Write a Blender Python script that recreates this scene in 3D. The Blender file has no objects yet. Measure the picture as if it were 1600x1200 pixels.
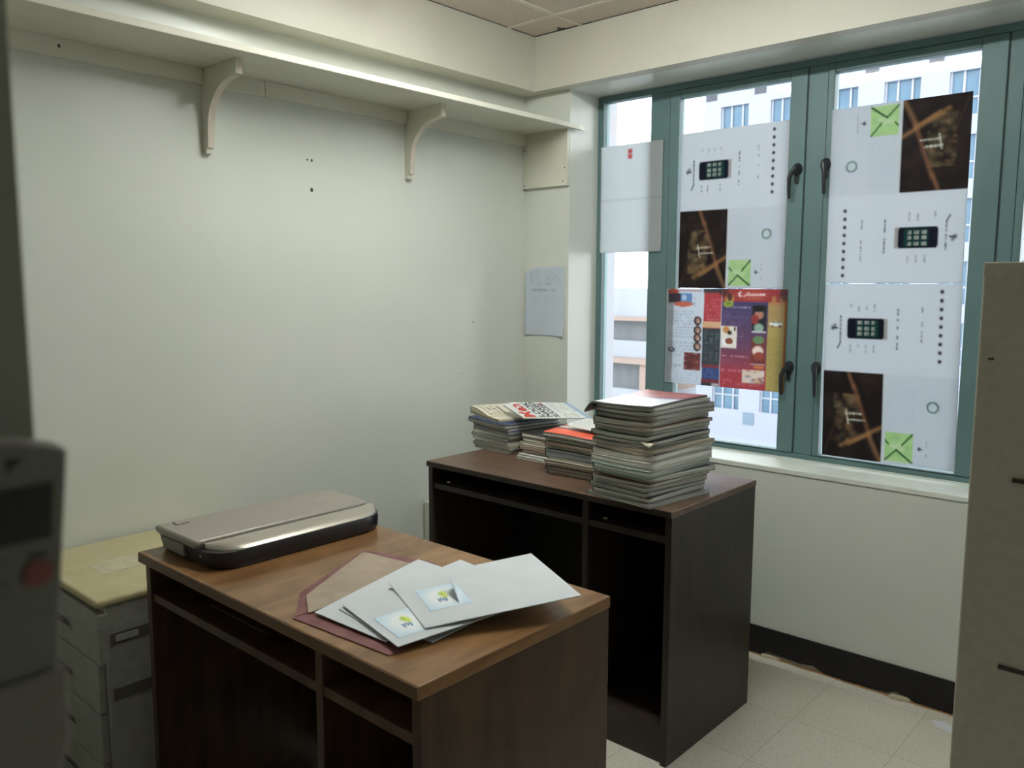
import bpy, bmesh, math, random
import numpy as np
from mathutils import Vector, Matrix

# ------------------------------------------------------------------ camera, world, lights, exposure
S = bpy.context.scene
COL = S.collection
S.view_settings.view_transform = 'Standard'
S.view_settings.look = 'None'
S.view_settings.gamma = 1.0
S.view_settings.use_curve_mapping = False
S.view_settings.exposure = 1.6

cam_d = bpy.data.cameras.new('camera')
cam = bpy.data.objects.new('camera', cam_d)
COL.objects.link(cam)
cam_d.sensor_fit = 'HORIZONTAL'
cam_d.sensor_width = 36.0
cam_d.lens = 1295.35 / 1600 * 36.0
cam_d.clip_start = 0.02
cam_d.clip_end = 400
rx = Vector((0.74414444, 0.66801179, 0.00305054))
uy = Vector((-0.08124579, 0.08597075, 0.99297943))
fw = Vector((-0.66305971, 0.73916796, -0.1182478))
m = Matrix((rx, uy, -fw)).transposed().to_4x4()
m.translation = Vector((2.46258, -2.82793, 1.36584))
cam.matrix_world = m
S.camera = cam
cam_d.dof.use_dof = True
cam_d.dof.focus_distance = 2.6
cam_d.dof.aperture_fstop = 7.0

world = bpy.data.worlds.new('sky')
S.world = world
world.use_nodes = True
wn = world.node_tree.nodes
wb = wn['Background']
wb.inputs['Color'].default_value = (0.90, 0.95, 1.0, 1)
wb.inputs['Strength'].default_value = 2.1

# sky light entering through the window opening (sampling portal only)
pl = bpy.data.lights.new('window_portal', 'AREA')
pl.shape = 'RECTANGLE'
pl.size = 2.1
pl.size_y = 1.45
pl.cycles.is_portal = True
po = bpy.data.objects.new('window_portal', pl)
COL.objects.link(po)
po.location = (1.33, 0.30, 1.44)
po.rotation_euler = (math.radians(-90), 0, 0)

TUBE_STRENGTH = 24.5

# ------------------------------------------------------------------ colour + materials
def lin(c):
    c = c / 255.0
    return c / 12.92 if c <= 0.04045 else ((c + 0.055) / 1.055) ** 2.4
def rgb(r, g, b):
    return (lin(r), lin(g), lin(b), 1.0)

def mat(name, col, rough=0.6, spec=0.5, metal=0.0, noise=None, bump=None, emit=None, coat=0.0):
    """noise=(scale xyz, colour2, detail, contrast lo, hi); bump=(scale, strength)"""
    mt = bpy.data.materials.new(name)
    mt.use_nodes = True
    nt = mt.node_tree
    b = nt.nodes['Principled BSDF']
    b.inputs['Base Color'].default_value = col
    b.inputs['Roughness'].default_value = rough
    b.inputs['Specular IOR Level'].default_value = spec
    b.inputs['Metallic'].default_value = metal
    b.inputs['Coat Weight'].default_value = coat
    tc = None
    def mapping(scale):
        nonlocal tc
        if tc is None:
            tc = nt.nodes.new('ShaderNodeTexCoord')
        mp = nt.nodes.new('ShaderNodeMapping')
        mp.inputs['Scale'].default_value = scale
        nt.links.new(tc.outputs['Object'], mp.inputs['Vector'])
        return mp
    if noise:
        sc, c2, det, lo, hi = noise
        mp = mapping(sc)
        nz = nt.nodes.new('ShaderNodeTexNoise')
        nz.inputs['Scale'].default_value = 1.0
        nz.inputs['Detail'].default_value = det
        nt.links.new(mp.outputs[0], nz.inputs['Vector'])
        rp = nt.nodes.new('ShaderNodeValToRGB')
        rp.color_ramp.elements[0].position = lo
        rp.color_ramp.elements[1].position = hi
        rp.color_ramp.elements[0].color = col
        rp.color_ramp.elements[1].color = c2
        nt.links.new(nz.outputs['Fac'], rp.inputs['Fac'])
        nt.links.new(rp.outputs['Color'], b.inputs['Base Color'])
    if bump:
        mp = mapping((bump[0],) * 3)
        nz = nt.nodes.new('ShaderNodeTexNoise')
        nz.inputs['Scale'].default_value = 1.0
        nz.inputs['Detail'].default_value = 3
        nt.links.new(mp.outputs[0], nz.inputs['Vector'])
        bp = nt.nodes.new('ShaderNodeBump')
        bp.inputs['Strength'].default_value = bump[1]
        bp.inputs['Distance'].default_value = 0.01
        nt.links.new(nz.outputs['Fac'], bp.inputs['Height'])
        nt.links.new(bp.outputs['Normal'], b.inputs['Normal'])
    if emit:
        b.inputs['Emission Color'].default_value = emit[0]
        b.inputs['Emission Strength'].default_value = emit[1]
    return mt

def wood(name, dark, light, scale, rough, spec=0.5, blotch=0.5, tint=None):
    """stretched grain plus large blotches"""
    mt = bpy.data.materials.new(name)
    mt.use_nodes = True
    nt = mt.node_tree
    b = nt.nodes['Principled BSDF']
    b.inputs['Roughness'].default_value = rough
    b.inputs['Specular IOR Level'].default_value = spec
    tc = nt.nodes.new('ShaderNodeTexCoord')
    def nz(sc, det, seed):
        mp = nt.nodes.new('ShaderNodeMapping')
        mp.inputs['Scale'].default_value = sc
        mp.inputs['Location'].default_value = (seed, seed * 2, seed)
        nt.links.new(tc.outputs['Object'], mp.inputs['Vector'])
        n = nt.nodes.new('ShaderNodeTexNoise')
        n.inputs['Scale'].default_value = 1.0
        n.inputs['Detail'].default_value = det
        n.inputs['Distortion'].default_value = 0.4
        nt.links.new(mp.outputs[0], n.inputs['Vector'])
        return n
    a = nz(scale, 6, 1.3)
    c = nz((5, 5, 5), 3, 4.1)
    mx = nt.nodes.new('ShaderNodeMix')
    mx.data_type = 'FLOAT'
    mx.inputs['Factor'].default_value = blotch
    nt.links.new(a.outputs['Fac'], mx.inputs['A'])
    nt.links.new(c.outputs['Fac'], mx.inputs['B'])
    rp = nt.nodes.new('ShaderNodeValToRGB')
    rp.color_ramp.elements[0].position = 0.36
    rp.color_ramp.elements[1].position = 0.64
    rp.color_ramp.elements[0].color = dark
    rp.color_ramp.elements[1].color = light
    nt.links.new(mx.outputs['Result'], rp.inputs['Fac'])
    nt.links.new(rp.outputs['Color'], b.inputs['Base Color'])
    return mt

def print_mat(name, rough=0.5, translucent=0.0, spec=0.3):
    """printed paper: colour comes from the print stored on the sheet"""
    mt = bpy.data.materials.new(name)
    mt.use_nodes = True
    nt = mt.node_tree
    b = nt.nodes['Principled BSDF']
    b.inputs['Roughness'].default_value = rough
    b.inputs['Specular IOR Level'].default_value = spec
    at = nt.nodes.new('ShaderNodeAttribute')
    at.attribute_name = 'print'
    nt.links.new(at.outputs['Color'], b.inputs['Base Color'])
    if translucent:
        tr = nt.nodes.new('ShaderNodeBsdfTranslucent')
        nt.links.new(at.outputs['Color'], tr.inputs['Color'])
        mx = nt.nodes.new('ShaderNodeMixShader')
        mx.inputs[0].default_value = translucent
        nt.links.new(b.outputs[0], mx.inputs[1])
        nt.links.new(tr.outputs[0], mx.inputs[2])
        nt.links.new(mx.outputs[0], nt.nodes['Material Output'].inputs[0])
    return mt

def glass_mat():
    mt = bpy.data.materials.new('window_glass')
    mt.use_nodes = True
    nt = mt.node_tree
    nt.nodes.remove(nt.nodes['Principled BSDF'])
    tr = nt.nodes.new('ShaderNodeBsdfTransparent')
    tr.inputs['Color'].default_value = (0.97, 0.985, 0.98, 1)
    gl = nt.nodes.new('ShaderNodeBsdfGlossy')
    gl.inputs['Roughness'].default_value = 0.015
    fr = nt.nodes.new('ShaderNodeFresnel')
    fr.inputs['IOR'].default_value = 1.45
    mx = nt.nodes.new('ShaderNodeMixShader')
    nt.links.new(fr.outputs[0], mx.inputs[0])
    nt.links.new(tr.outputs[0], mx.inputs[1])
    nt.links.new(gl.outputs[0], mx.inputs[2])
    nt.links.new(mx.outputs[0], nt.nodes['Material Output'].inputs[0])
    return mt

M = {}
M['wall'] = mat('wall_paint', rgb(217, 220, 212), 0.30, 0.35, noise=((2, 2, 2), rgb(212, 216, 207), 4, 0.3, 0.7), bump=(14, 0.06))
M['beam'] = mat('beam_paint', rgb(206, 204, 192), 0.5, 0.35, noise=((3, 3, 3), rgb(199, 197, 183), 4, 0.35, 0.7), bump=(10, 0.05))
M['ledge'] = mat('sill_paint', rgb(228, 234, 226), 0.45, 0.4, noise=((6, 6, 6), rgb(215, 222, 212), 3, 0.4, 0.7))
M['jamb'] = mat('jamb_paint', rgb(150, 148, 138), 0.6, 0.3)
M['shelf'] = mat('shelf_paint', rgb(218, 217, 203), 0.4, 0.4, noise=((9, 4, 9), rgb(211, 208, 191), 3, 0.4, 0.7))
M['bare_edge'] = mat('bare_wood_edge', rgb(206, 196, 180), 0.7, 0.2, noise=((60, 60, 60), rgb(214, 204, 190), 3, 0.4, 0.6))
M['hole'] = mat('dark_hole', rgb(60, 56, 48), 0.8)
M['tile'] = mat('ceiling_tile', rgb(214, 202, 190), 0.8, 0.2, noise=((60, 60, 60), rgb(220, 208, 197), 3, 0.4, 0.6))
M['grid'] = mat('ceiling_grid', rgb(226, 218, 205), 0.6)
M['gap'] = mat('shadow_gap', rgb(60, 60, 70), 0.9)
M['green'] = mat('window_green_paint', rgb(100, 128, 130), 0.45, 0.4, noise=((7, 7, 3), rgb(92, 119, 121), 4, 0.35, 0.7))
M['green_dark'] = mat('window_seam', rgb(45, 62, 62), 0.6)
M['glass'] = glass_mat()
M['black_metal'] = mat('black_handle_metal', rgb(38, 40, 46), 0.35, 0.6)
M['skirt'] = mat('black_skirting', rgb(36, 34, 34), 0.6, 0.3, noise=((20, 20, 20), rgb(28, 26, 28), 3, 0.4, 0.7))
M['residue'] = mat('orange_residue', rgb(165, 120, 75), 0.8, noise=((40, 40, 40), rgb(140, 110, 80), 3, 0.4, 0.6))
M['chip'] = mat('plaster_chip', rgb(200, 192, 165), 0.8)
M['paper_bit'] = mat('torn_paper', rgb(215, 218, 222), 0.7)
M['desk_top'] = wood('desk_top_wood', rgb(110, 78, 47), rgb(148, 110, 72), (26, 5, 26), 0.24, 0.5, 0.45)
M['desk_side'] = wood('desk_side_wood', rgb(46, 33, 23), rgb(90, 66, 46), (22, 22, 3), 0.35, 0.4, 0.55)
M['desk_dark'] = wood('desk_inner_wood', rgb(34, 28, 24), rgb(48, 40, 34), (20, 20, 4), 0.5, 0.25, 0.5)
M['desk_edge'] = wood('desk_edge_wood', rgb(90, 66, 46), rgb(114, 86, 62), (8, 30, 30), 0.4, 0.4, 0.4)
M['desk2_top'] = wood('dark_desk_top_wood', rgb(88, 68, 56), rgb(112, 88, 72), (5, 26, 26), 0.38, 0.4, 0.4)
M['desk2_side'] = wood('dark_desk_side_wood', rgb(42, 34, 28), rgb(58, 48, 41), (26, 26, 2.5), 0.4, 0.4, 0.4)
M['desk2_dark'] = wood('dark_desk_inner_wood', rgb(30, 26, 23), rgb(42, 36, 32), (20, 20, 4), 0.5, 0.25, 0.5)
M['ped'] = mat('grey_pedestal_plastic', rgb(158, 158, 148), 0.5, 0.4, noise=((30, 30, 30), rgb(150, 150, 141), 3, 0.4, 0.6))
M['ped_slot'] = mat('pedestal_slot', rgb(92, 88, 80), 0.7)
M['ped_top'] = mat('yellow_pedestal_top', rgb(194, 185, 146), 0.5, 0.4, noise=((14, 14, 14), rgb(186, 175, 134), 4, 0.35, 0.7))
M['patch'] = mat('worn_patch', rgb(200, 194, 166), 0.6, noise=((30, 30, 30), rgb(190, 184, 156), 3, 0.4, 0.6))
M['cab'] = mat('beige_steel', rgb(190, 187, 174), 0.55, 0.4, noise=((50, 50, 50), rgb(184, 181, 168), 3, 0.4, 0.6))
M['cab_dark'] = mat('dark_pull', rgb(60, 56, 50), 0.6)
M['scan_black'] = mat('scanner_black', rgb(36, 34, 36), 0.3, 0.5)
M['scan_lid'] = mat('scanner_lid', rgb(160, 153, 144), 0.35, 0.5, metal=0.25)
M['scan_trim'] = mat('scanner_trim', rgb(176, 170, 158), 0.32, 0.6, metal=0.45)
M['scan_port'] = mat('scanner_port_panel', rgb(128, 130, 124), 0.4)
M['remote'] = mat('remote_shell', rgb(120, 117, 108), 0.45, 0.4)
M['remote_screen'] = mat('remote_screen', rgb(22, 22, 22), 0.2, 0.5)
M['remote_mark'] = mat('remote_mark', rgb(46, 44, 42), 0.5)
M['remote_red'] = mat('remote_button_red', rgb(135, 72, 66), 0.5)
M['remote_btn'] = mat('remote_button_grey', rgb(110, 108, 98), 0.5)
M['holder'] = mat('remote_holder', rgb(128, 123, 115), 0.4, 0.4)
M['env'] = mat('white_envelope', rgb(206, 211, 215), 0.6, 0.3, noise=((18, 18, 18), rgb(202, 208, 212), 3, 0.4, 0.6))
M['maroon'] = mat('maroon_paper', rgb(118, 72, 72), 0.5, 0.3, noise=((26, 26, 26), rgb(136, 92, 92), 4, 0.4, 0.65))
M['kraft'] = mat('kraft_paper', rgb(170, 155, 138), 0.7, 0.2, noise=((30, 30, 30), rgb(162, 147, 130), 3, 0.4, 0.6))
M['white_box'] = mat('white_box_plastic', rgb(222, 224, 212), 0.5)
M['lamp_body'] = mat('lamp_housing', rgb(235, 235, 230), 0.5)
M['tube'] = mat('fluorescent_tube', rgb(255, 255, 255), 0.5, emit=((0.97, 1.0, 0.95, 1), TUBE_STRENGTH))
M['facade'] = mat('facade_panel', rgb(122, 126, 139), 0.7)
M['facade_glass'] = mat('facade_glass', rgb(46, 76, 98), 0.25, 0.5, noise=((0.8, 0.8, 0.8), rgb(58, 88, 108), 2, 0.35, 0.65))
M['facade_bar'] = mat('facade_bar', rgb(128, 132, 142), 0.6)
M['facade_grey'] = mat('facade_grey_square', rgb(50, 52, 60), 0.7)
M['facade_blue'] = mat('facade_blue_square', rgb(84, 100, 114), 0.7)
M['far_white'] = mat('far_white', rgb(126, 129, 136), 0.8, noise=((0.5, 0.5, 0.05), rgb(118, 121, 130), 3, 0.45, 0.7))
M['far_pink'] = mat('far_pink_ledge', rgb(122, 106, 98), 0.8)
M['far_dark'] = mat('far_dark_band', rgb(80, 83, 87), 0.7, noise=((1.2, 1.2, 0.2), rgb(90, 92, 95), 3, 0.4, 0.6))
M['fin'] = mat('outer_reveal', rgb(150, 150, 156), 0.8, noise=((4, 4, 2.2), rgb(156, 140, 134), 2, 0.55, 0.7))
M['ground'] = mat('street', rgb(150, 150, 150), 0.9)
M['print'] = print_mat('printed_poster', 0.6, 0.64, 0.2)
M['print_gloss'] = print_mat('printed_cover', 0.35, 0.0, 0.5)
M['paper_tr'] = None

# vinyl floor tiles
def floor_mat():
    mt = bpy.data.materials.new('vinyl_floor')
    mt.use_nodes = True
    nt = mt.node_tree
    b = nt.nodes['Principled BSDF']
    b.inputs['Roughness'].default_value = 0.42
    tc = nt.nodes.new('ShaderNodeTexCoord')
    br = nt.nodes.new('ShaderNodeTexBrick')
    br.offset = 0.0
    br.inputs['Scale'].default_value = 1.0
    br.inputs['Brick Width'].default_value = 0.305
    br.inputs['Row Height'].default_value = 0.305
    br.inputs['Mortar Size'].default_value = 0.0018
    br.inputs['Color1'].default_value = rgb(214, 211, 200)
    br.inputs['Color2'].default_value = rgb(210, 207, 195)
    br.inputs['Mortar'].default_value = rgb(192, 187, 172)
    mp = nt.nodes.new('ShaderNodeMapping')
    mp.inputs['Location'].default_value = (0.06, 0.075, 0)
    nt.links.new(tc.outputs['Object'], mp.inputs['Vector'])
    nt.links.new(mp.outputs[0], br.inputs['Vector'])
    nz = nt.nodes.new('ShaderNodeTexNoise')
    nz.inputs['Scale'].default_value = 110
    nz.inputs['Detail'].default_value = 5
    nt.links.new(tc.outputs['Object'], nz.inputs['Vector'])
    rp = nt.nodes.new('ShaderNodeValToRGB')
    rp.color_ramp.elements[0].position = 0.38
    rp.color_ramp.elements[1].position = 0.6
    rp.color_ramp.elements[0].color = rgb(243, 240, 233)
    rp.color_ramp.elements[1].color = (1, 1, 1, 1)
    nt.links.new(nz.outputs['Fac'], rp.inputs['Fac'])
    mx = nt.nodes.new('ShaderNodeMix')
    mx.data_type = 'RGBA'
    mx.blend_type = 'MULTIPLY'
    mx.inputs['Factor'].default_value = 1.0
    nt.links.new(br.outputs['Color'], mx.inputs['A'])
    nt.links.new(rp.outputs['Color'], mx.inputs['B'])
    nt.links.new(mx.outputs['Result'], b.inputs['Base Color'])
    return mt
M['floor'] = floor_mat()

def page_mat(name, c1, c2, zs):
    return mat(name, c1, 0.75, 0.15, noise=((5, 5, zs), c2, 2, 0.42, 0.58))
PAGES = [page_mat('page_edges_grey', rgb(226, 225, 216), rgb(172, 171, 164), 900),
         page_mat('page_edges_pale', rgb(236, 235, 226), rgb(196, 195, 187), 1000),
         page_mat('page_edges_dark', rgb(204, 202, 194), rgb(138, 136, 130), 700),
         page_mat('page_edges_warm', rgb(226, 216, 202), rgb(172, 160, 150), 900),
         page_mat('page_edges_green', rgb(218, 222, 214), rgb(164, 168, 162), 800)]
COVERS = [mat('cover_' + n, rgb(*c), 0.4, 0.5) for n, c in [
    ('white', (214, 214, 208)), ('charcoal', (58, 56, 58)), ('grey', (140, 138, 132)), ('maroon', (120, 62, 56)),
    ('green', (72, 112, 92)), ('blue', (60, 80, 118)), ('cream', (208, 200, 176)), ('black', (36, 34, 36)),
    ('brown', (120, 88, 66)), ('orange', (226, 92, 62))]]
CN = ['white', 'charcoal', 'grey', 'maroon', 'green', 'blue', 'cream', 'black', 'brown', 'orange']

# ------------------------------------------------------------------ mesh helpers
class MB:
    def __init__(self):
        self.v = []; self.f = []; self.mi = []; self.smooth = []
    def add(self, verts, faces, mi=0, sm=False):
        o = len(self.v)
        self.v += [tuple(p) for p in verts]
        self.f += [tuple(i + o for i in f) for f in faces]
        self.mi += [mi] * len(faces)
        self.smooth += [sm] * len(faces)
        return self
    def box(self, x0, x1, y0, y1, z0, z1, mi=0, bev=0.0, seg=2):
        if bev > 0:
            bm = bmesh.new()
            vs = [bm.verts.new(p) for p in [(x0, y0, z0), (x1, y0, z0), (x1, y1, z0), (x0, y1, z0), (x0, y0, z1), (x1, y0, z1), (x1, y1, z1), (x0, y1, z1)]]
            for q in [(0, 3, 2, 1), (4, 5, 6, 7), (0, 1, 5, 4), (1, 2, 6, 5), (2, 3, 7, 6), (3, 0, 4, 7)]:
                bm.faces.new([vs[i] for i in q])
            bmesh.ops.bevel(bm, geom=list(bm.edges), offset=bev, segments=seg, affect='EDGES', profile=0.5)
            bm.verts.index_update()
            self.add([v.co[:] for v in bm.verts], [[v.index for v in f.verts] for f in bm.faces], mi)
            bm.free()
            return self
        return self.add([(x0, y0, z0), (x1, y0, z0), (x1, y1, z0), (x0, y1, z0), (x0, y0, z1), (x1, y0, z1), (x1, y1, z1), (x0, y1, z1)],
                        [(0, 3, 2, 1), (4, 5, 6, 7), (0, 1, 5, 4), (1, 2, 6, 5), (2, 3, 7, 6), (3, 0, 4, 7)], mi)
    def prism(self, pts, axis, a0, a1, mi=0):
        """pts 2D polygon; axis 'x','y','z' is the extrusion axis"""
        n = len(pts)
        def P(p, a):
            return {'x': (a, p[0], p[1]), 'y': (p[0], a, p[1]), 'z': (p[0], p[1], a)}[axis]
        vs = [P(p, a0) for p in pts] + [P(p, a1) for p in pts]
        fs = [tuple(range(n))[::-1], tuple(range(n, 2 * n))] + [(i, (i + 1) % n, n + (i + 1) % n, n + i) for i in range(n)]
        return self.add(vs, fs, mi)
    def loft(self, rings, mi=0, cap=True, sm=True):
        n = len(rings[0])
        vs = [p for r in rings for p in r]
        fs = []
        for k in range(len(rings) - 1):
            for i in range(n):
                j = (i + 1) % n
                fs.append((k * n + i, k * n + j, (k + 1) * n + j, (k + 1) * n + i))
        self.add(vs, fs, mi, sm)
        if cap:
            self.add(rings[0], [tuple(range(n))[::-1]], mi)
            self.add(rings[-1], [tuple(range(n))], mi)
        return self
    def tube(self, pts, r, mi=0, n=10, flat=1.0):
        rings = []
        for i, p in enumerate(pts):
            p = Vector(p)
            a = Vector(pts[max(i - 1, 0)]); b = Vector(pts[min(i + 1, len(pts) - 1)])
            d = (b - a).normalized()
            s = d.cross(Vector((0.13, 0.97, 0.21))).normalized()
            t = d.cross(s)
            rr = r[i] if isinstance(r, (list, tuple)) else r
            rings.append([tuple(p + s * rr * math.cos(q) + t * rr * flat * math.sin(q)) for q in [2 * math.pi * k / n for k in range(n)]])
        return self.loft(rings, mi)
    def build(self, name, mats, parent=None, kind=None, fix=True, bevel=0.0):
        me = bpy.data.meshes.new(name)
        off = Vector((0, 0, 0))
        if parent is not None:
            off = WORLD_LOC.get(parent.name, Vector((0, 0, 0)))
        me.from_pydata([tuple(Vector(p) - off) for p in self.v], [], self.f)
        if not isinstance(mats, (list, tuple)):
            mats = [mats]
        for q in mats:
            me.materials.append(q)
        me.polygons.foreach_set('material_index', self.mi)
        me.polygons.foreach_set('use_smooth', self.smooth)
        if fix:
            bm = bmesh.new(); bm.from_mesh(me)
            bmesh.ops.recalc_face_normals(bm, faces=bm.faces)
            bm.to_mesh(me); bm.free()
        o = bpy.data.objects.new(name, me)
        COL.objects.link(o)
        if parent is not None:
            o.parent = parent
            WORLD_LOC[o.name] = off
        if kind:
            o['kind'] = kind
        return o
WORLD_LOC = {}

def thing(name, label, cat, loc, group=None, rz=0.0):
    o = bpy.data.objects.new(name, None)
    o.empty_display_size = 0.05
    COL.objects.link(o)
    o.location = loc
    o.rotation_euler = (0, 0, rz)
    WORLD_LOC[o.name] = Vector(loc)
    tag(o, label, cat, group)
    return o
def tag(o, label, cat, group=None):
    o['label'] = label
    o['category'] = cat
    if group:
        o['group'] = group
    return o
def struct(name, mb, mats, parent=None, label=None):
    o = mb.build(name, mats, parent)
    if parent is None:
        o['kind'] = 'structure'
        if label:
            o['label'] = label
    return o

GLYPHS = {}
def glyphs(text, size=1.0, bold=0.0):
    key = (text, bold)
    if key not in GLYPHS:
        cu = bpy.data.curves.new('t', 'FONT')
        cu.body = text
        cu.size = 1.0
        cu.offset = bold
        cu.resolution_u = 3
        ob = bpy.data.objects.new('t', cu)
        COL.objects.link(ob)
        bpy.context.view_layer.update()
        dg = bpy.context.evaluated_depsgraph_get()
        e = ob.evaluated_get(dg)
        me = e.to_mesh()
        GLYPHS[key] = ([(v.co.x, v.co.y) for v in me.vertices], [tuple(p.vertices) for p in me.polygons])
        e.to_mesh_clear()
        COL.objects.unlink(ob)
        bpy.data.objects.remove(ob)
        bpy.data.curves.remove(cu)
    v, f = GLYPHS[key]
    return [(x * size, y * size) for x, y in v], f

# ------------------------------------------------------------------ print painter (what is printed on a sheet)
class Ras:
    def __init__(s, w, h, c):
        s.w, s.h = w, h
        s.a = np.zeros((h, w, 3)) + np.array(c, float)
        yy, xx = np.mgrid[0:h, 0:w]
        s.u = (xx + 0.5) / w; s.t = (yy + 0.5) / h
        s.asp = h / w
    def put(s, m, c, al=1.0):
        m = np.clip(m.astype(float), 0, 1)[..., None] * al
        s.a = s.a * (1 - m) + np.array(c, float) * m
    def rect(s, u0, t0, u1, t1, c, al=1.0):
        s.put((s.u > u0) & (s.u < u1) & (s.t > t0) & (s.t < t1), c, al)
    def ell(s, u, t, ru, rt, c, al=1.0, soft=0.0):
        d = np.sqrt(((s.u - u) / ru) ** 2 + ((s.t - t) / rt) ** 2)
        s.put(np.clip((1 - d) / soft, 0, 1) if soft else d < 1, c, al)
    def ring(s, u, t, ru, rt, wd, c, al=1.0):
        d = np.sqrt(((s.u - u) / ru) ** 2 + ((s.t - t) / rt) ** 2)
        s.put(np.abs(d - 1) < wd, c, al)
    def line(s, u0, t0, u1, t1, wd, c, al=1.0, soft=0.5):
        k = s.asp
        dx, dy = u1 - u0, (t1 - t0) * k
        L = dx * dx + dy * dy + 1e-12
        q = np.clip(((s.u - u0) * dx + (s.t - t0) * k * dy) / L, 0, 1)
        d = np.sqrt((s.u - u0 - q * dx) ** 2 + ((s.t - t0) * k - q * dy) ** 2) / wd
        s.put(np.clip((1 - d) / soft, 0, 1), c, al)
    def text(s, u0, t0, u1, t1, rows, c, al=0.5, rng=None, vertical=False, fill=0.75):
        rng = rng or random
        for r in range(rows):
            if vertical:
                cu = u0 + (u1 - u0) * (r + 0.5) / rows; hw = (u1 - u0) / rows * 0.28; p = t0
                while p < t1:
                    q = p + rng.uniform(0.006, 0.03)
                    if rng.random() < fill: s.rect(cu - hw, p, cu + hw, min(q, t1), c, al * rng.uniform(0.6, 1))
                    p = q + 0.006
            else:
                ct = t0 + (t1 - t0) * (r + 0.5) / rows; hh = (t1 - t0) / rows * 0.28; p = u0
                while p < u1:
                    q = p + rng.uniform(0.008, 0.035)
                    if rng.random() < fill: s.rect(p, ct - hh, min(q, u1), ct + hh, c, al * rng.uniform(0.6, 1))
                    p = q + 0.008
    def mottle(s, u0, t0, u1, t1, cols, n, rmin, rmax, al, rng):
        m = (s.u > u0) & (s.u < u1) & (s.t > t0) & (s.t < t1)
        keep = s.a.copy()
        for _ in range(n):
            r = rng.uniform(rmin, rmax)
            s.ell(rng.uniform(u0, u1), rng.uniform(t0, t1), r, r * rng.uniform(0.3, 1.0), rng.choice(cols), al, soft=0.8)
        s.a = np.where(m[..., None], s.a, keep)
    def rot180(s):
        s.a = s.a[::-1, ::-1].copy()
    def linear(s):
        c = s.a / 255.0
        return np.where(c <= 0.04045, c / 12.92, ((c + 0.055) / 1.055) ** 2.4)

def print_sheet(name, ras, corner, mt, parent=None, thick=0.0003, back=(0.6, 0.6, 0.6)):
    """ras painted on a gridded sheet; corner(u,t)->xyz (t down); sheet gets a back face for thickness"""
    h, w = ras.h, ras.w
    A = ras.linear()
    us = np.linspace(0, 1, w + 1); ts = np.linspace(0, 1, h + 1)
    vs = [corner(u, t) for t in ts for u in us]
    fs = []
    for j in range(h):
        for i in range(w):
            a = j * (w + 1) + i
            fs.append((a, a + w + 1, a + w + 2, a + 1))
    me = bpy.data.meshes.new(name)
    off = WORLD_LOC.get(parent.name, Vector((0, 0, 0))) if parent else Vector((0, 0, 0))
    me.from_pydata([tuple(Vector(p) - off) for p in vs], [], fs)
    me.materials.append(mt)
    ca = me.color_attributes.new('print', 'FLOAT_COLOR', 'CORNER')
    fc = A.reshape(-1, 3)
    # soften: corner colour is mean of neighbouring cells, as ink seen in a slightly soft photo
    P = np.pad(A, ((1, 1), (1, 1), (0, 0)), mode='edge')
    V = (P[:-1, :-1] + P[1:, :-1] + P[:-1, 1:] + P[1:, 1:]) / 4
    V = V.reshape(-1, 3)
    idx = np.array(fs).reshape(-1)
    cc = np.ones((len(idx), 4)); cc[:, :3] = V[idx]
    ca.data.foreach_set('color', cc.reshape(-1))
    for p in me.polygons:
        p.use_smooth = True
    o = bpy.data.objects.new(name, me)
    COL.objects.link(o)
    if parent:
        o.parent = parent
        WORLD_LOC[o.name] = off
    sm = o.modifiers.new('thickness', 'SOLIDIFY')
    sm.thickness = thick
    sm.offset = -1
    return o

# ------------------------------------------------------------------ ROOM
ZC = 2.404
struct('floor', MB().box(-0.2, 3.2, -4.9, 0.06, -0.06, 0.0), M['floor'])
w = MB().box(-0.12, 0.0, -3.2, 0.55, 0, 2.7, 0)
def disc(mb, c, r, axis, mi, n=9):
    ring = []
    for k in range(n):
        q = 2 * math.pi * k / n
        a, b_ = r * math.cos(q), r * 1.3 * math.sin(q)
        ring.append({'x': (c[0], c[1] + a, c[2] + b_), 'y': (c[0] + a, c[1], c[2] + b_)}[axis])
    mb.add(ring, [tuple(range(n))], mi)
for y, z, r in [(-1.117, 1.789, .004), (-1.135, 1.79, .003), (-1.12, 1.69, .006), (-0.33, 1.21, .003), (-0.4, 1.0, .002)]:
    disc(w, (0.0008, y, z), r, 'x', 1)
struct('wall_left', w, [M['wall'], M['hole']])
# window wall: column piece, wall below the sill, head beam
w = MB().box(0.0, 0.2485, 0.0, 0.245, 0, 2.5, 0).box(0.2485, 3.2, 0.0, 0.30, 0, 0.700, 0)
w.box(0.2485, 3.2, -0.0, 0.26, 2.18, 2.5, 0).box(2.6, 3.2, 0.0, 0.3, 0.7, 2.2, 0)
struct('wall_window', w, M['wall'])
struct('wall_right', MB().box(3.0, 3.12, -4.9, 0.0, 0, 2.7), M['wall'])
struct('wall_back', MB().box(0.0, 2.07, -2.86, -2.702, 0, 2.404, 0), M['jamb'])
struct('wall_light_closure', MB().box(0.0, 3.0, -4.9, -4.78, 0, 2.404).box(0.55, 0.67, -4.78, -2.86, 0, 2.404), M['wall'])  # unseen closure behind the doorway, added to keep that side dark
b = MB().box(0.0, 0.105, -2.70, -0.061, 2.18, 2.47)
struct('trim_1', b, M['beam'])
b = MB().box(0.0, 3.0, -0.061, 0.0, 2.18, 2.47)
struct('trim_2', b, M['beam'])
c = MB().box(-0.1, 3.1, -4.9, 0.0, ZC, 2.5, 0)
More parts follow.
